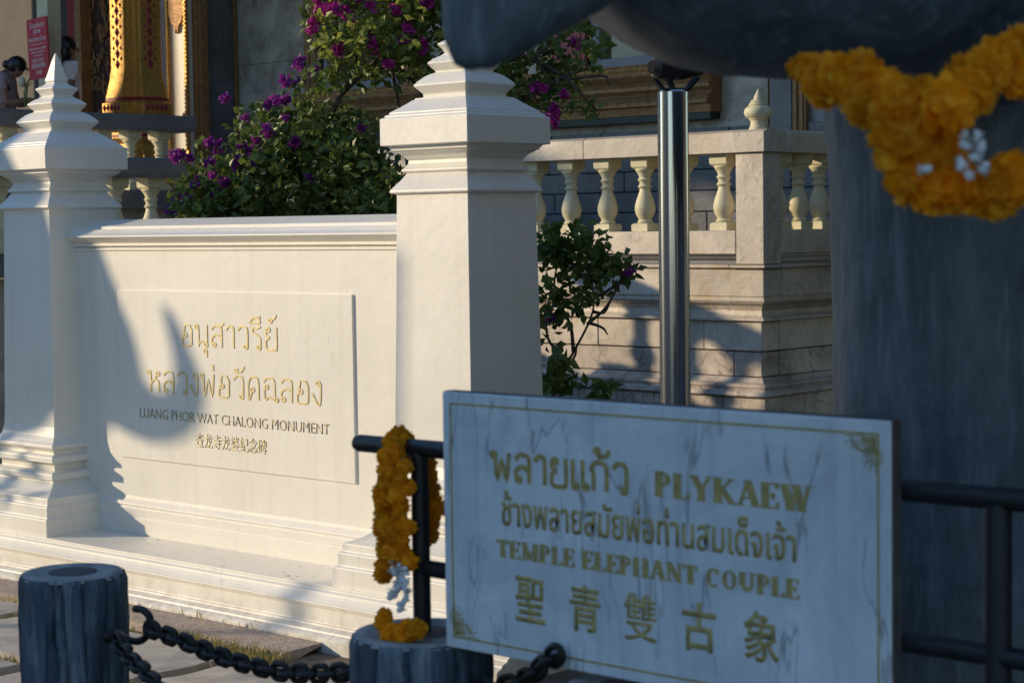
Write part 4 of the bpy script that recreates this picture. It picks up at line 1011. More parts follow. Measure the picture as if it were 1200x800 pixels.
# ------------------------------------------------------------------ log bollards
def bollard(label, x, y, h=.81, r0=.124, seed=1):
    t = thing('log_bollard', label, 'bollard', (x, y, 0), 'log shaped bollards carrying the chain fence')
    rb_ = random.Random(seed*13); G = []
    for k in range(17):
        a0 = 2*math.pi*(k+rb_.uniform(-.3, .3))/17; z0 = rb_.uniform(-.1, .35) if k % 3 else -.1; z1 = rb_.uniform(.6, 1.1) if k % 4 else 1.0
        G.append((a0, rb_.uniform(.04, .11), rb_.uniform(4, 9), rb_.uniform(0, 6), z0, z1, rb_.uniform(.010, .018), rb_.uniform(.035, .065)))
    for k in range(12): G.append((rb_.uniform(0, 6.283), .08, 9, rb_.uniform(0, 6), rb_.uniform(0, .6), 0, .007, .03)); G[-1] = G[-1][:5]+(G[-1][4]+rb_.uniform(.1, .3),)+G[-1][6:]
    bm = bmesh.new(); seg = 168; zs = [i*h/48 for i in range(49)]; rings = []
    for zi, z in enumerate(zs):
        ring = []
        for i in range(seg):
            a_ = 2*math.pi*i/seg; dep = 0
            for (a0, am, fr, ph, z0, z1, dp, wdt) in G:
                if z0 < z < z1:
                    d_ = (a_-a0-am*math.sin(z*fr+ph)-.05*noise.noise(Vector((z*14, a0, seed)))+math.pi) % (2*math.pi)-math.pi
                    q_ = abs(d_)/wdt
                    if q_ < 1: dep = max(dep, dp*(1-q_)**.7*min(1, (z-z0)*14, (z1-z)*14))
            plate = .0045*noise.noise(Vector((math.cos(a_)*5, math.sin(a_)*5, z*5+seed))) + .0022*noise.noise(Vector((math.cos(a_)*22, math.sin(a_)*22, z*18+seed)))
            rr = r0 - dep + plate - (.006 if zi == 48 else 0)
            ring.append(bm.verts.new((x+rr*math.cos(a_), y+rr*math.sin(a_), z)))
        rings.append(ring)
    for a, b in zip(rings, rings[1:]):
        for i in range(seg): bm.faces.new((a[i], a[(i+1) % seg], b[(i+1) % seg], b[i]))
    obj('bark', bm, 'bark_paint', t, auto=50)
    bm = bmesh.new(); prev = None
    for k, (rr, dz) in enumerate([(r0-.004, -.006), (r0-.012, .004), (r0*.74, .003), (r0*.70, -.001), (r0*.44, .002)]):
        ring = [bm.verts.new((x+(rr+.003*noise.noise(Vector((math.cos(i*6.283/40)*3, math.sin(i*6.283/40)*3, seed+k))))*math.cos(i*6.283185/40), y+rr*math.sin(i*6.283185/40), h+dz)) for i in range(40)]
        if prev:
            for i in range(40): bm.faces.new((prev[i], prev[(i+1) % 40], ring[(i+1) % 40], ring[i]))
        prev = ring
    bm.faces.new(prev)
    obj('cut_top', bm, 'bollard_top', t, smooth=True)
    obj('heartwood', lathe(bmesh.new(), [(r0*.46, h-.004), (r0*.45, h+.004), (r0*.3, h+.005)], (x, y, 0), 24), 'bollard_heart', t)
    return t
B1 = (-3.771, 2.597); B2 = (-2.653, 2.628)
bollard('dark blue log bollard at the far left, brown heartwood ring on its top', B1[0], B1[1], .806, .124, 2)
bollard('blue grey log bollard under the orange flower garland', B2[0], B2[1], .808, .14, 5)
bollard('log bollard mostly hidden beneath the marble nameplate', -2.105, 2.60, .79, .124, 8)

# ------------------------------------------------------------------ chains
def link_mesh():
    bm = bmesh.new(); n = 18; L = .0150; rr = .0160; pts = []
    for i in range(n):
        a_ = 2*math.pi*i/n; pts.append(Vector((rr*math.cos(a_)+(L*.5 if math.cos(a_) > 0 else -L*.5), rr*math.sin(a_), 0)))
    seg = 7; rings = []
    for i, p in enumerate(pts):
        t = (pts[(i+1) % n]-pts[i-1]).normalized(); b_ = Vector((0, 0, 1)); a = t.cross(b_)
        rings.append([bm.verts.new(p+(a*math.cos(6.2832*k/seg)+b_*math.sin(6.2832*k/seg))*.0068) for k in range(seg)])
    for i in range(n):
        u, v = rings[i], rings[(i+1) % n]
        for k in range(seg): bm.faces.new((u[k], u[(k+1) % seg], v[(k+1) % seg], v[k]))
    me = bpy.data.meshes.new('link'); bm.to_mesh(me); bm.free()
    for p in me.polygons: p.use_smooth = True
    me.materials.append(MT['rust_black']); return me
LK = link_mesh()
def chain(label, pts, pitch=.0305):
    pts = [Vector(p) for p in pts]; q = catmull(pts, 12)
    t = thing('chain', label, 'chain', pts[0], 'black iron chains between the bollards')
    acc = 0; last = q[0]; k = 0; target = 0
    for a, b in zip(q, q[1:]):
        d = (b-a).length
        while acc+d >= target:
            p = a.lerp(b, (target-acc)/d if d else 0); tg = (b-a).normalized()
            o = bpy.data.objects.new('link', LK); link(o, t)
            side = tg.cross(Vector((0, 0, 1))).normalized(); up = side.cross(tg)
            a_, b_ = (up, side) if k % 2 == 0 else (side, -up)
            ang = random.uniform(-.25, .25); a2 = a_*math.cos(ang)+b_*math.sin(ang); b2 = -a_*math.sin(ang)+b_*math.cos(ang)
            m_ = Matrix((tg, a2, tg.cross(a2))).transposed().to_4x4(); m_.translation = p - pts[0]
            o.matrix_local = m_
            k += 1; target += pitch
        acc += d
    return t
def onB(px, py, y=2.55): return on(px, py, 'Y', y)
hk = onB(170, 733)
ch1 = chain('taut black chain from the left bollard hook to the garlanded bollard', [onB(178, 737), onB(212, 750), onB(260, 769), onB(310, 783), onB(360, 789), onB(405, 787), onB(425, 782)])
bm = tube(bmesh.new(), catmull([onB(158, 713), onB(167, 714), onB(175, 722), onB(176, 735), onB(170, 747), onB(160, 751), onB(148, 748), onB(138, 742)], 5), .0085, 8)
h_ = obj('hook', bm, 'rust_black', ch1, smooth=True)
bm = ellipsoid(bmesh.new(), onB(129, 745, 2.56), (.014, .02, .016), u=12, v=8)
obj('eye_bolt', bm, 'rust_black', ch1, smooth=True)
chain('black chain hanging steeply down from the left bollard', [onB(138, 750, 2.52), onB(150, 768, 2.5), onB(166, 783, 2.47), onB(188, 806, 2.44), onB(220, 850, 2.40), onB(262, 905, 2.36)])
chain('black chain sagging under the marble nameplate', [onB(650, 768, 2.56), onB(636, 779, 2.57), onB(624, 790, 2.58), onB(606, 800, 2.6), onB(575, 806, 2.6), onB(560, 806, 2.6)])

# ------------------------------------------------------------------ black pipe railing
YR = 2.628
rl = thing('pipe_railing', 'black round pipe railing standing on the bollards behind the nameplate', 'railing', (-2.65, YR, .81))
def htube(x0, x1, z, r_, name):
    n = 4; return obj(name, tube(bmesh.new(), [(x0+(x1-x0)*i/n, YR, z) for i in range(n+1)], r_, 16), 'black', rl, auto=50)
rt = obj('top_rail', tube(bmesh.new(), [(-2.826, YR, 1.170), (-2.816, YR, 1.170), (-1.0, YR, 1.181)], [.014, .0175, .0175], 16), 'black', rl, auto=50)
htube(-2.635, -0.9, .938, .0165, 'lower_rail')
obj('post', tube(bmesh.new(), [(-2.648, YR, .80), (-2.648, YR, 1.165)], .0175, 16), 'black', rl, auto=50)
obj('post', tube(bmesh.new(), [(-1.412, YR+.002, 0), (-1.412, YR+.002, 1.17)], .021, 16), 'black', rl, auto=50)
obj('post', tube(bmesh.new(), [(-1.08, YR+.002, 0), (-1.08, YR+.002, 1.17)], .021, 16), 'black', rl, auto=50)
obj('post', tube(bmesh.new(), [(-2.105, YR, .78), (-2.105, YR, 1.165)], .0175, 16), 'black', rl, auto=50)

# ------------------------------------------------------------------ marble nameplate
YS = 2.578
SX0, SX1, SZ0, SZ1 = -2.535, -1.567, .807, 1.291
np_ = thing('nameplate', 'weathered blue grey marble nameplate lettered in gold, fixed to the black railing', 'sign', (-2.05, YS, SZ0))
obj('slab', B(((SX0, YS, SZ0), (SX1, YS+.006, SZ1))), 'slab', np_, bevel=.003)
obj('backing', B(((SX0-.001, YS+.0062, SZ0-.001), (SX1+.001, YS+.032, SZ1+.001))), 'slab_edge', np_, bevel=.002)
bm = bmesh.new(); m_ = .020; t_ = .0035
for lo, hi in (((SX0+m_, SZ1-m_-t_), (SX1-m_, SZ1-m_)), ((SX0+m_, SZ0+m_), (SX1-m_, SZ0+m_+t_)), ((SX0+m_, SZ0+m_+t_), (SX0+m_+t_, SZ1-m_-t_)), ((SX1-m_-t_, SZ0+m_+t_), (SX1-m_, SZ1-m_-t_))):
    box(bm, (lo[0], YS-.0012, lo[1]), (hi[0], YS+.001, hi[1]))
obj('border_line', bm, 'sign_gold', np_)
bm = bmesh.new(); r = random.Random(8)
for cx_, cz_, sx, sz in ((SX1-m_-.006, SZ1-m_-.006, -1, -1), (SX0+m_+.006, SZ0+m_+.006, 1, 1)):
    for i in range(9):
        a_ = i/8*math.pi/2; ln = .030+.030*abs(math.cos(a_*2))
        c_ = (cx_+sx*ln*.5*math.cos(a_), cz_+sz*ln*.5*math.sin(a_))
        pts = [(c_[0]+sx*.016*math.cos(a_+t*.5)*(1-t/14), YS-.0012-.00003*i, c_[1]+sz*.016*math.sin(a_+t*.5)*(1-t/14)) for t in range(10)]
        tube(bm, pts, .0009, 4)
        tube(bm, [(cx_, YS-.001, cz_), (cx_+sx*ln*math.cos(a_), YS-.001, cz_+sz*ln*math.sin(a_))], .0007, 4)
obj('corner_ornament', bm, 'sign_gold', np_, kind='stuff')
# Latin lettering with serifs, cut from strokes
GL = {  # strokes (x0,z0,x1,z1,weight) ; weight T thick t thin ; arcs ('o',cx,cz,rx,rz,a0,a1)
 'P': (.62, [(.16, 0, .16, 1, 'T'), ('o', .30, .73, .27, .27, -90, 90), (.1, 1, .32, 1, 't'), (.1, .46, .32, .46, 't')], [(.16, 0), (.10, 1)]),
 'L': (.58, [(.16, 0, .16, 1, 'T'), (.1, .03, .54, .03, 't'), (.52, .0, .54, .24, 't')], [(.16, 0), (.16, 1)]),
 'Y': (.74, [(.37, 0, .37, .45, 'T'), (.37, .42, .10, 1, 'T'), (.38, .42, .66, 1, 't')], [(.37, 0), (.10, 1), (.64, 1)]),
 'K': (.74, [(.16, 0, .16, 1, 'T'), (.18, .42, .62, 1, 't'), (.30, .56, .64, 0, 'T')], [(.16, 0), (.16, 1), (.62, 1), (.64, 0)]),
 'A': (.76, [(.38, 1, .64, 0, 'T'), (.38, 1, .12, 0, 't'), (.2, .32, .56, .32, 't')], [(.12, 0), (.64, 0)]),
 'E': (.62, [(.16, 0, .16, 1, 'T'), (.1, .97, .54, .97, 't'), (.16, .5, .44, .5, 't'), (.1, .03, .56, .03, 't'), (.53, .76, .53, 1, 't'), (.55, 0, .55, .24, 't'), (.42, .38, .42, .62, 't')], [(.16, 0), (.16, 1)]),
 'W': (1.0, [(.12, 1, .32, 0, 'T'), (.32, 0, .5, .9, 't'), (.48, 1, .68, 0, 'T'), (.68, 0, .88, 1, 't')], [(.12, 1), (.48, 1), (.88, 1)]),
 'T': (.68, [(.34, 0, .34, 1, 'T'), (.06, .97, .62, .97, 't'), (.07, .76, .07, 1, 't'), (.61, .76, .61, 1, 't')], [(.34, 0)]),
 'M': (.92, [(.14, 0, .14, 1, 't'), (.14, 1, .44, .05, 'T'), (.44, .05, .76, 1, 't'), (.76, 0, .76, 1, 'T')], [(.14, 0), (.14, 1), (.76, 0), (.76, 1)]),
 'H': (.78, [(.16, 0, .16, 1, 'T'), (.62, 0, .62, 1, 'T'), (.16, .5, .62, .5, 't')], [(.16, 0), (.16, 1), (.62, 0), (.62, 1)]),
 'N': (.78, [(.14, 0, .14, 1, 't'), (.14, 1, .64, 0, 'T'), (.64, 0, .64, 1, 't')], [(.14, 0), (.12, 1), (.64, 1)]),
 'C': (.70, [('o', .38, .5, .31, .5, 50, 310), (.58, .68, .58, .96, 't')], []),
 'O': (.76, [('o', .38, .5, .32, .5, 0, 360)], []),
 'U': (.76, [(.16, .3, .16, 1, 'T'), (.60, .3, .60, 1, 't'), ('o', .38, .3, .22, .3, 180, 360)], [(.16, 1), (.60, 1)]),
}
def serif_text(body, x0, x1, z0, z1, y, squeeze=1.0):
    bm = bmesh.new(); x = 0; quads = []
    for ch_ in body:
        if ch_ == ' ': x += .30; continue
        wd, st, sf = GL[ch_]
        for s in st:
            if s[0] == 'o':
                _, cx_, cz_, rx, rz, a0, a1 = s; n = 14
                for i in range(n):
                    u0, u1 = R(a0+(a1-a0)*i/n), R(a0+(a1-a0)*(i+1)/n); q = []
                    for u in (u0, u1):
                        th = .08+.11*abs(math.cos(u)); q.append(((x+cx_+math.cos(u)*rx, cz_+math.sin(u)*rz), (x+cx_+math.cos(u)*(rx-th), cz_+math.sin(u)*(rz-.10))))
                    quads.append((q[0][0], q[1][0], q[1][1], q[0][1]))
            else:
                a, b, c, d, wt = s; th = .112 if wt == 'T' else .048
                dx, dz = c-a, d-b; L = math.hypot(dx, dz); nx, nz = -dz/L*th, dx/L*th
                if abs(dx) > abs(dz)*3: th = .034; nx, nz = 0, th
                elif abs(dz) > abs(dx)*.3: nx, nz = th*1.1, 0
                quads.append(((x+a-nx, b-nz), (x+a+nx, b+nz), (x+c+nx, d+nz), (x+c-nx, d-nz)))
        for (a, b) in sf: quads.append(((x+a-.16, b-.03 if b else 0), (x+a+.16, b-.03 if b else 0), (x+a+.16, b+.0 if b else .05), (x+a-.16, b+0 if b else .05)))
        x += wd*squeeze+.03
    for i, q in enumerate(quads):
        e = .0014+.00002*(i % 11)
        f = [(x0+(p[0])/x*(x1-x0), z0+p[1]*(z1-z0)) for p in q]
        lo = [bm.verts.new((p[0], y+.0005, p[1])) for p in f]; hi = [bm.verts.new((p[0], y-e, p[1])) for p in f]
        bm.faces.new(hi); bm.faces.new(lo[::-1])
        for k in range(4): bm.faces.new((lo[k], lo[(k+1) % 4], hi[(k+1) % 4], hi[k]))
    return bm
obj('name_lettering', serif_text('PLYKAEW', -2.030, -1.708, 1.136, 1.178, YS), 'sign_gold', np_)
obj('english_lettering', serif_text('TEMPLE ELEPHANT COUPLE', -2.400, -1.733, .993, 1.0255, YS), 'sign_gold', np_)
obj('thai_lettering', stroke_text('พลายเเก้ว', -2.409, -2.090, 1.134, .052, YS, .0085, .0014), 'sign_gold', np_)
lettering('thai_lettering', 'ช้างพลายสมัยพ่อท่านสมเด็จเจ้า', -2.386, -1.742, 1.052, 1.118, 'sign_gold', np_, YS, .0014, .014)
for chn, xc in zip('聖青雙古象', (-2.317, -2.187, -2.062, -1.936, -1.809)):
    lettering('chinese_character', chn, xc-.037, xc+.034, .880, .964, 'sign_gold', np_, YS, .0014, .004 if chn == '雙' else .016)

# ------------------------------------------------------------------ marigold garlands
def marigold_mesh(seed):
    r = random.Random(seed); bm = bmesh.new()
    bmesh.ops.create_icosphere(bm, subdivisions=2, radius=.70)
    n = 84
    for i in range(n):
        z = 1-2*(i+.5)/n; a_ = i*2.39996; rr = math.sqrt(1-z*z); d = Vector((rr*math.cos(a_), rr*math.sin(a_), z))
        s = d.cross(Vector((r.gauss(0, 1), r.gauss(0, 1), r.gauss(0, 1)))).normalized(); t = d.cross(s)
        wv = r.uniform(.20, .32); c = d*.55; L = r.uniform(.34, .58)
        bend = t*r.uniform(-.12, .12)
        v = [bm.verts.new(p) for p in (c-s*wv*.5, c+s*wv*.5, c+d*L*.7+s*wv+bend, c+d*L+bend*1.8+t*.05, c+d*L*.7-s*wv+bend)]
        bm.faces.new((v[0], v[1], v[2], v[4])); bm.faces.new((v[4], v[2], v[3]))
    me = bpy.data.meshes.new('marigold'); bm.to_mesh(me); bm.free()
    for p in me.polygons: p.use_smooth = False
    me.materials.append(MT['marigold']); return me
MG = [marigold_mesh(i) for i in range(3)]
def put_flower(par, p, rad, r, name='marigold', meshes=MG):
    o = bpy.data.objects.new(name, r.choice(meshes)); link(o, par); o.location = Vector(p)-world_loc(par)
    o.rotation_euler = (r.uniform(0, 6), r.uniform(0, 6), r.uniform(0, 6)); s = rad*r.uniform(.9, 1.12); o.scale = (s, s, s*r.uniform(.8, 1))
def strand(par, pts, rad, pitch, jit, seed, **k):
    r = random.Random(seed); q = catmull(pts, 14); acc = 0; target = 0
    for a, b in zip(q, q[1:]):
        d = (b-a).length
        while acc+d >= target:
            p = a.lerp(b, (target-acc)/d if d else 0) + Vector((r.gauss(0, jit), r.gauss(0, jit), r.gauss(0, jit*.6)))
            put_flower(par, p, rad, r, **k); target += pitch
        acc += d
def jas_mesh():
    bm = bmesh.new()
    ellipsoid(bm, (0, 0, 0), (.6, .6, 1.0), u=10, v=8)
    for i in range(5):
        a_ = i*1.2566; v = [bm.verts.new(p) for p in ((0, 0, .7), (.75*math.cos(a_-.35), .75*math.sin(a_-.35), 1.05), (1.0*math.cos(a_), 1.0*math.sin(a_), .85), (.75*math.cos(a_+.35), .75*math.sin(a_+.35), 1.05))]
        bm.faces.new(v)
    me = bpy.data.meshes.new('jasmine_bud'); bm.to_mesh(me); bm.free()
    for p in me.polygons: p.use_smooth = True
    me.materials.append(MT['jasmine']); return me
JM = [jas_mesh()]
yf = 2.585
g1 = thing('flower_garland', 'orange marigold garland with white jasmine looped over the end of the black rail', 'garland', on(460, 515, 'Y', YR))
F_ = lambda x, y, Y=yf: on(x, y, 'Y', Y)
strand(g1, [F_(464, 660), F_(458, 620), F_(456, 580), F_(461, 545), F_(464, 525, 2.595), F_(466, 510, YR), F_(480, 522, 2.66)], .021, .0135, .010, 3)
strand(g1, [F_(448, 672), F_(452, 640), F_(446, 600), F_(452, 560), F_(458, 530, 2.595)], .020, .0165, .007, 4)
strand(g1, [F_(475, 655), F_(474, 620), F_(471, 580), F_(472, 545)], .019, .0175, .006, 14)
strand(g1, [F_(474, 518, 2.655), F_(500, 550, 2.67), F_(505, 600, 2.67), F_(502, 640, 2.67)], .024, .029, .004, 5)
strand(g1, [F_(466, 650), F_(464, 680, 2.57), F_(470, 712, 2.565)], .0095, .0060, .0065, 6, name='jasmine_bud', meshes=JM)
strand(g1, [F_(474, 665, 2.56), F_(478, 700, 2.56)], .0085, .008, .004, 16, name='jasmine_bud', meshes=JM)
strand(g1, [F_(450, 722, 2.57), F_(456, 738, 2.56), F_(475, 742, 2.55), F_(492, 741, 2.57)], .021, .013, .007, 7)

DG = 2.22
G_ = lambda x, y, d=DG: at(x, y, d)
g2 = thing('flower_garland', 'large orange marigold garland with white buds hanging from the dark elephant', 'garland', G_(1080, 40))
strand(g2, [G_(938, 78, 2.5), G_(952, 83, 2.48)], .022, .02, .004, 31)
strand(g2, [G_(968, 90, 2.44), G_(980, 94, 2.4), G_(995, 96, 2.35), G_(1030, 106, 2.28), G_(1065, 122, 2.22), G_(1100, 128, 2.2)], .034, .031, .007, 21)
strand(g2, [G_(992, 108, 2.36), G_(1016, 122, 2.3), G_(1045, 134, 2.26), G_(1080, 145, 2.22)], .028, .038, .006, 22)
strand(g2, [G_(1100, 128, 2.2), G_(1128, 108, 2.2), G_(1160, 84, 2.25), G_(1200, 62, 2.3), G_(1260, 34, 2.4)], .036, .033, .007, 23)
strand(g2, [G_(1150, 112, 2.26), G_(1180, 96, 2.28), G_(1225, 78, 2.3)], .028, .034, .006, 24)
strand(g2, [G_(1078, 142), G_(1072, 168), G_(1100, 172), G_(1112, 192), G_(1090, 182)], .039, .028, .010, 25)
strand(g2, [G_(1068, 214), G_(1082, 226), G_(1098, 216), G_(1082, 204)], .030, .017, .008, 26)
strand(g2, [G_(1134, 224), G_(1152, 228), G_(1176, 222), G_(1186, 210), G_(1152, 208)], .030, .017, .008, 27)
strand(g2, [G_(1105, 190), G_(1114, 205), G_(1118, 218)], .026, .022, .005, 28)
r = random.Random(2)
for (x_, y_) in [(1129, 168), (1131, 158), (1143, 158), (1148, 175), (1150, 168), (1127, 190), (1126, 196), (1155, 192), (1152, 198), (1141, 183), (1137, 205), (1086, 200), (1147, 154)]:
    for k in range(1):
        put_flower(g2, G_(x_+r.uniform(-2, 2), y_+r.uniform(-3, 3), 2.17), .0075, r, 'jasmine_bud', JM)

# ------------------------------------------------------------------ elephant statue
el = thing('elephant_statue', 'dark stone elephant statue towering over the railing at the right', 'statue', W(1.3, 4.6, 0))
bm = bmesh.new()
def Pd(x, y, d): return at(x, y, d)
# lower lip (pointed) and jaw
tube(bm, catmull([Pd(541, 84, 2.40), Pd(543, 40, 2.41), Pd(558, -10, 2.42), Pd(590, -75, 2.44), Pd(640, -150, 2.5)], 5), [.011+.0038*i for i in range(21)], 14)
tube(bm, catmull([Pd(544, 84, 2.40), Pd(572, 55, 2.42), Pd(606, 18, 2.44), Pd(654, -30, 2.47), Pd(730, -100, 2.55), Pd(800, -160, 2.65)], 5), [.010+.0040*i for i in range(26)], 14)
tube(bm, catmull([Pd(552, 50, 2.41), Pd(590, -14, 2.43), Pd(660, -90, 2.5), Pd(760, -180, 2.6)], 5), [.014+.0062*i for i in range(16)], 14)
# throat, cheek and head
rotm = Matrix((CR, CF, CU)).transposed()
ellipsoid(bm, Pd(845, -70, 2.78), (.225, .22, .175), rotm, 28, 18)
ellipsoid(bm, Pd(985, -40, 2.80), (.24, .22, .150), rotm, 28, 18)
ellipsoid(bm, Pd(900, -240, 2.85), (.42, .40, .42), rotm, 28, 18)
ellipsoid(bm, Pd(1120, -100, 3.1), (.45, .42, .31), rotm, 28, 18)
ellipsoid(bm, W(.50, 2.95, 2.42), (.42, .42, .46), None, 28, 18)
# trunk raised forward, out over the path
tube(bm, catmull([W(.30, 2.6, 2.45), W(.05, 2.25, 2.55), W(-.15, 2.0, 2.85), W(-.2, 1.85, 3.2), W(-.1, 1.7, 3.5)], 6), [.20-.0045*i for i in range(25)], 16)
# body
ellipsoid(bm, W(1.45, 4.7, 2.45), (.85, .85, .80), None, 32, 20)
ellipsoid(bm, W(1.85, 5.6, 2.40), (.80, .80, .78), None, 32, 20)
ellipsoid(bm, W(1.00, 3.85, 2.40), (.60, .60, .66), None, 32, 20)
# legs
def leg(r_, d_, rr):
    tube(bm, catmull([W(r_, d_, 2.3), W(r_, d_, 1.7), W(r_-.01, d_, 1.2), W(r_, d_-.02, .7), W(r_, d_, .25), W(r_, d_, .0)], 5), [rr*f for f in ([1.25, 1.22, 1.18, 1.14, 1.1, 1.06, 1.04, 1.02, 1.0, 1.0, .99, .98, .97, .97, .97, .97, .97, .98, 1.0, 1.02, 1.04, 1.06, 1.08, 1.1, 1.1, 1.08])], 24)
leg(.925, 3.85, .275); leg(1.75, 3.45, .27); leg(1.85, 5.95, .27); leg(2.55, 5.45, .27)
# ears
for (c_, rz) in ((W(.95, 3.1, 2.5), .5), (W(.15, 3.35, 2.55), -.5)):
    ellipsoid(bm, c_, (.10, .36, .48), Matrix.Rotation(YAW+rz, 3, 'Z'), 20, 14)
me = remeshed(bm, .015, 'body', 4)
_nm = [v.normal.copy() for v in me.vertices]; _co = []
for v, n_ in zip(me.vertices, _nm):
    c_ = v.co.copy(); nl = noise.noise(Vector((c_.x*9, c_.y*9, c_.z*2.2)))*.006 + noise.noise(c_*22)*.0022
    _co.extend(c_ + n_*nl - world_loc(el))
me.vertices.foreach_set('co', _co)
obj('body', me, 'hide', el)
for s_, (a, b, c) in enumerate((((.34, 2.62, 2.30), (.42, 2.15, 2.22), (.40, 1.8, 2.34)), ((.02, 2.75, 2.32), (-.25, 2.45, 2.26), (-.42, 2.2, 2.40)))):
    pts = catmull([W(*a), W(*b), W(*c)], 8); obj('tusk', tube(bmesh.new(), pts, [.05-.0024*i for i in range(len(pts))], 14), 'ivory', el, smooth=True)
bm = bmesh.new()
for (r_, d_) in ((.925, 3.85), (1.75, 3.45), (1.85, 5.95), (2.55, 5.45)):
    for k in range(5):
        a_ = -1.0+k*.5; p = W(r_+.27*math.sin(a_), d_-.27*math.cos(a_), .07); ellipsoid(bm, p, (.055, .055, .07), None, 10, 8)
obj('toenails', bm, 'ivory', el, smooth=True)

# the partner elephant stands beyond the left edge of the photograph
e2 = thing('elephant_statue', 'second dark stone elephant statue standing left of the white monument', 'statue', (-12.6, 3.2, 0))
bm = bmesh.new(); fwd = Vector((1, -1.35, 0)).normalized(); sd = Vector((1.35, 1, 0)).normalized()
def E2(f, s, z): return Vector((-12.6, 3.6, 0)) + fwd*f + sd*s + Vector((0, 0, z))
ez = Matrix.Rotation(math.atan2(fwd.y, fwd.x), 3, 'Z')
def E2w(px, py):
    P = on(px, py, 'Y', 5.26); f = (P.x+10.36)/1.68
    return E2(f, 0, P.z+.45*(1.66+.804*f))
ellipsoid(bm, E2(0, 0, 2.2), (1.5, .75, .85), ez, 32, 20); ellipsoid(bm, E2w(-30, 330), (.34, .45, .52), ez, 28, 18); ellipsoid(bm, E2w(-140, 330), (.50, .5, .55), ez, 28, 18)
for f, s in ((.85, .4), (.85, -.4), (-.85, .4), (-.85, -.4)): tube(bm, [E2(f, s, 2.1), E2(f, s, 1.2), E2(f, s, .6), E2(f, s, 0)], [.30, .27, .24, .27], 20)
tube(bm, catmull([E2w(0, 155), E2w(44, 235), E2w(72, 315), E2w(108, 398), E2w(158, 482), E2w(208, 487), E2w(226, 455), E2w(214, 405), E2w(196, 352)], 4),
     [.24]*12+[.235, .215, .185, .15, .125, .115, .108, .102, .096, .09, .086, .08, .074, .068, .062, .057, .052, .046, .040, .032, .024], 18)
ellipsoid(bm, E2w(62, 448), (.27, .30, .30), ez, 20, 14)
for s in (.5, -.5): ellipsoid(bm, E2(1.0, s, 2.35), (.30, .08, .45), ez, 20, 14)
me = remeshed(bm, .035, 'body', 4); off = world_loc(e2)
me.transform(Matrix.Translation(-off))
obj('body', me, 'hide', e2)
for s in (.22, -.22):
    pts = catmull([E2w(0, 380)+sd*s, E2w(40, 400)+sd*s, E2w(80, 420)+sd*s, E2w(100, 425)+sd*s], 7); obj('tusk', tube(bmesh.new(), pts, [.06-.0020*i for i in range(len(pts))], 14), 'ivory', e2, smooth=True)

# ------------------------------------------------------------------ steel pole with floodlight
pb_ = at(790, 300, 6.3); px_, py_ = pb_.x, pb_.y; zt = at(790, 107, 6.3).z; rp = 18*6.3/FPX
po = thing('floodlight_pole', 'polished stainless steel pole topped by a black floodlight under the elephant', 'lamp post', (px_, py_, 0))
obj('pole', lathe(bmesh.new(), [(rp, 0), (rp, zt-.006), (rp-.006, zt), (.004, zt+.002)], (px_, py_, 0), 48), 'steel', po, auto=40)
obj('base_plate', lathe(bmesh.new(), [(.11, 0), (.11, .012), (.06, .016)], (px_, py_, 0), 32), 'steel', po, auto=40)
Q = lambda x, y, d=6.3: at(x, y, d)
bm = bmesh.new()
for a, b in (((766, 92), (778, 107)), ((778, 107), (803, 107)), ((803, 107), (818, 90)), ((783, 92), (790, 107))):
    tube(bm, [Q(*a), Q(*b)], .010, 8)
obj('bracket', bm, 'black', po)
bm = tube(bmesh.new(), [Q(766, 79, 6.25), Q(769, 79, 6.25), Q(796, 81, 6.3), Q(820, 77, 6.35)], [.026, .036, .036, .032], 20)
fl_ = obj('floodlight', bm, 'black', po, auto=40)
obj('lens', tube(bmesh.new(), [Q(764, 78.9, 6.246), Q(765.8, 79, 6.25)], .023, 20), 'lamp_glass', po)
obj('driver_box', B((Q(790, 94)-Vector((.028, .02, .0)), Q(790, 94)+Vector((.028, .02, .022)))), 'black', po, bevel=.004)

# ------------------------------------------------------------------ unseen objects beyond the frame, most added to block light
HC = Vector((-12.3, -1.45, 0))
hall = thing('sun_blocker_hall', 'added unseen white hall with a red roof, placed to shade the foreground', 'building', HC)  # invented building out of view, placed to keep sun off the foreground
def HB(*bs): return B(*[(tuple(Vector(a)+HC), tuple(Vector(b)+HC)) for a, b in bs])
obj('wall', HB(((-6, -16, 0), (0, 0, 6.4))), 'plaster', hall)
obj('roof', extrude_y(bmesh.new(), [(HC.x-6.8, 6.4), (HC.x+.8, 6.4), (HC.x-3, 9.0)], HC.y-16.5, HC.y), 'roof', hall)
for i in range(6):
    obj('window_frame', HB(((0, -2.4-i*2.4, 1.2), (.08, -1.3-i*2.4, 2.9))), 'frame_grey', hall)
    obj('window_pane', HB(((.081, -2.3-i*2.4, 1.3), (.09, -1.4-i*2.4, 2.8))), 'glass', hall)
hall.rotation_euler = (0, 0, math.atan2(SUN_TRAVEL.y, SUN_TRAVEL.x))
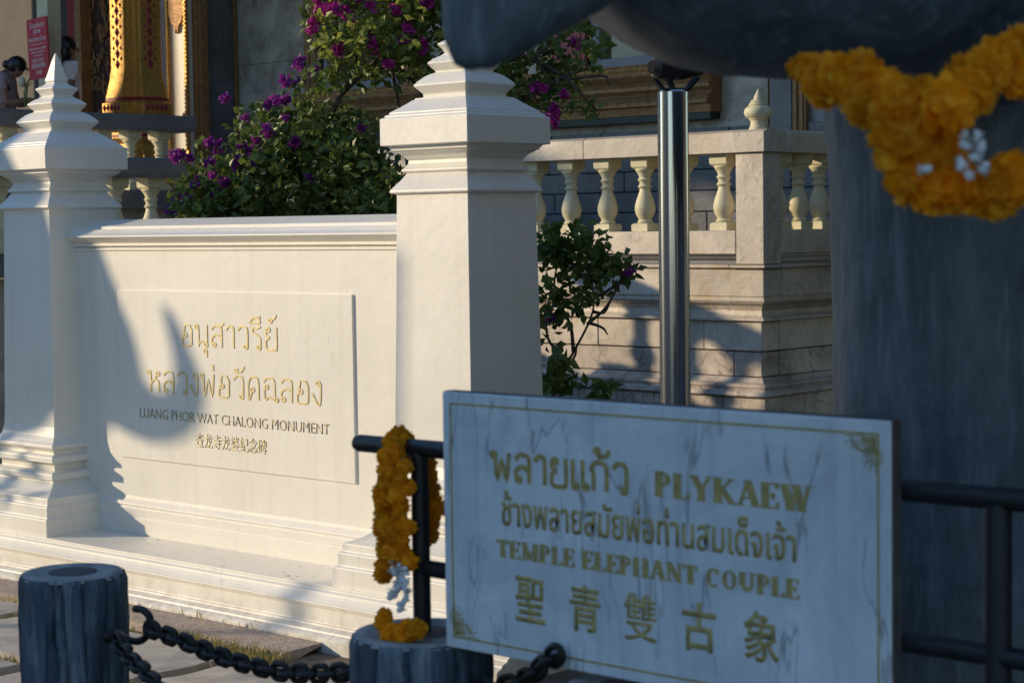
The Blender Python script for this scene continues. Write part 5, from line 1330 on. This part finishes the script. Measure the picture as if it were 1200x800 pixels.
# added unseen wall and roof shading the temple front; slit lights the column
wing = thing('sun_blocker_pavilion', 'added unseen pavilion wall and roof with a slit, shading the temple front', 'building', (-23.5, 8, 0))
kc = cy-(cx+22.8)/1.35
k0, k1 = kc-.25, kc+.66
obj('wall', B(((-22.75, 4.0, 0), (-22.6, k0, 6.2)), ((-22.75, k1, 0), (-22.6, 12.4, 6.2)), ((-22.75, k0, 0), (-22.6, k1, 4.2))), 'plaster', wing)
obj('roof', B(((-22.85, .6, 6.42), (-22.4, k0, 10.5)), ((-22.85, k1, 6.42), (-22.4, 12.8, 10.5)), ((-22.9, .4, 6.21), (-22.0, k0, 6.4)), ((-22.9, k1, 6.21), (-22.0, 12.8, 6.4))), 'roof', wing)
def tree(label, x, y, h, cr, seed, zc=None, n=3600, leafsize=.22):  # unseen trees added to block sky light from the right
    t = thing('sky_blocker_tree', label, 'tree', (x, y, 0)); r = random.Random(seed)
    pts = [(x, y, 0), (x+.1, y, h*.25), (x-.05, y+.1, h*.5), (x, y, h*.8)]
    obj('trunk', branch_bm([pts] + [[(x, y, h*.4), (x+r.uniform(-1, 1)*cr*.4, y+r.uniform(-1, 1)*cr*.4, h*.6), (x+r.uniform(-1, 1)*cr*.8, y+r.uniform(-1, 1)*cr*.8, h*.8)] for _ in range(6)], h*.03), 'wood', t, smooth=True)
    bl = [(Vector((x+r.uniform(-.5, .5)*cr, y+r.uniform(-.5, .5)*cr, (zc or h*.68)+r.uniform(-.25, .3)*h*.5)), (cr*.62, cr*.62, h*.2), n) for _ in range(7)]
    obj('crown', foliage(bl, leafsize, seed, 1.0, .2), 'leaf_dark', t)
    return t
tree('added unseen tall tree on the right, blocking sky light', -.4, 12.6, 9.5, 3.2, 83)
tree('added unseen leafy tree near the terrace, blocking sky light', .2, 9.6, 7.5, 2.4, 86)
# slim lamp post whose soft shadow crosses the plinth
gp = on(347, 735, 'Y', 4.89); lp = gp - Vector((1.35, 1.0, 0))*4.8
lm = thing('steel_post', 'slim plain steel post beside the second elephant', 'post', (lp.x, lp.y, 0))
obj('post', tube(bmesh.new(), [(lp.x, lp.y, 0), (lp.x, lp.y, 1.5), (lp.x, lp.y, 3.75)], .034, 14), 'steel', lm, auto=40)
obj('cap', lathe(bmesh.new(), [(.038, 3.74), (.038, 3.77), (.01, 3.79)], (lp.x, lp.y, 0), 20), 'black', lm, auto=40)
res = thing('sky_blocker_hall', 'added unseen plastered hall on the right, blocking sky light', 'building', (1.8, 2.5, 0))  # added unseen building that cuts sky light on the right-hand faces
obj('wall', B(((1.8, 2.5, 0), (7.5, 20, 9.5))), 'plaster', res)
obj('roof', extrude_y(bmesh.new(), [(.9, 9.51), (8.4, 9.51), (4.6, 13)], 1.8, 20.6), 'roof', res)
for fl_z in (1.2, 5.2):
    for i in range(6):
        obj('window_frame', B(((1.72, 3.6+i*2.8, fl_z), (1.799, 5.0+i*2.8, fl_z+2))), 'frame_grey', res); obj('window_pane', B(((1.70, 3.72+i*2.8, fl_z+.12), (1.719, 4.88+i*2.8, fl_z+1.88))), 'glass', res)
hd = thing('sky_blocker_hedge', 'added unseen green hedge darkening the right return of the terrace', 'hedge', (-3.9, 11, 0))  # added out of view to darken the terrace's right faces
obj('foliage', foliage([(Vector((-3.9, y_, 1.6)), (.9, .9, 1.7), 1500) for y_ in (8.4, 9.6, 10.8, 12.0, 13.2)], .12, 95, 1.0, 0), 'leaf_dark', hd)
obj('stem', branch_bm([[(-3.9+.1*k, 8.4+1.2*k, 0), (-3.9, 8.4+1.2*k, 1.2), (-3.8, 8.5+1.2*k, 2.4)] for k in range(5)], .03), 'wood', hd, smooth=True)
# feathery shrub whose leaves dapple the farther pillar's foot
q0 = on(-32, 570, 'Y', 5.0) - Vector((1.35, 1.0, -.45))*2.2
sh = thing('feathery_shrub', 'feathery leaved shrub beside the monument outside the left edge', 'shrub', (q0.x, q0.y, 0))
obj('foliage', foliage([(q0+Vector((0, 0, .05)), (.10, .3, .36), 170), (q0+Vector((-.15, -.05, -.3)), (.2, .3, .3), 160)], .11, 91, 1.0, 0), 'leaf_dark', sh)
obj('stem', branch_bm([[(q0.x, q0.y, 0), (q0.x+.03, q0.y, .6), (q0.x, q0.y, 1.3)]], .02), 'wood', sh, smooth=True)
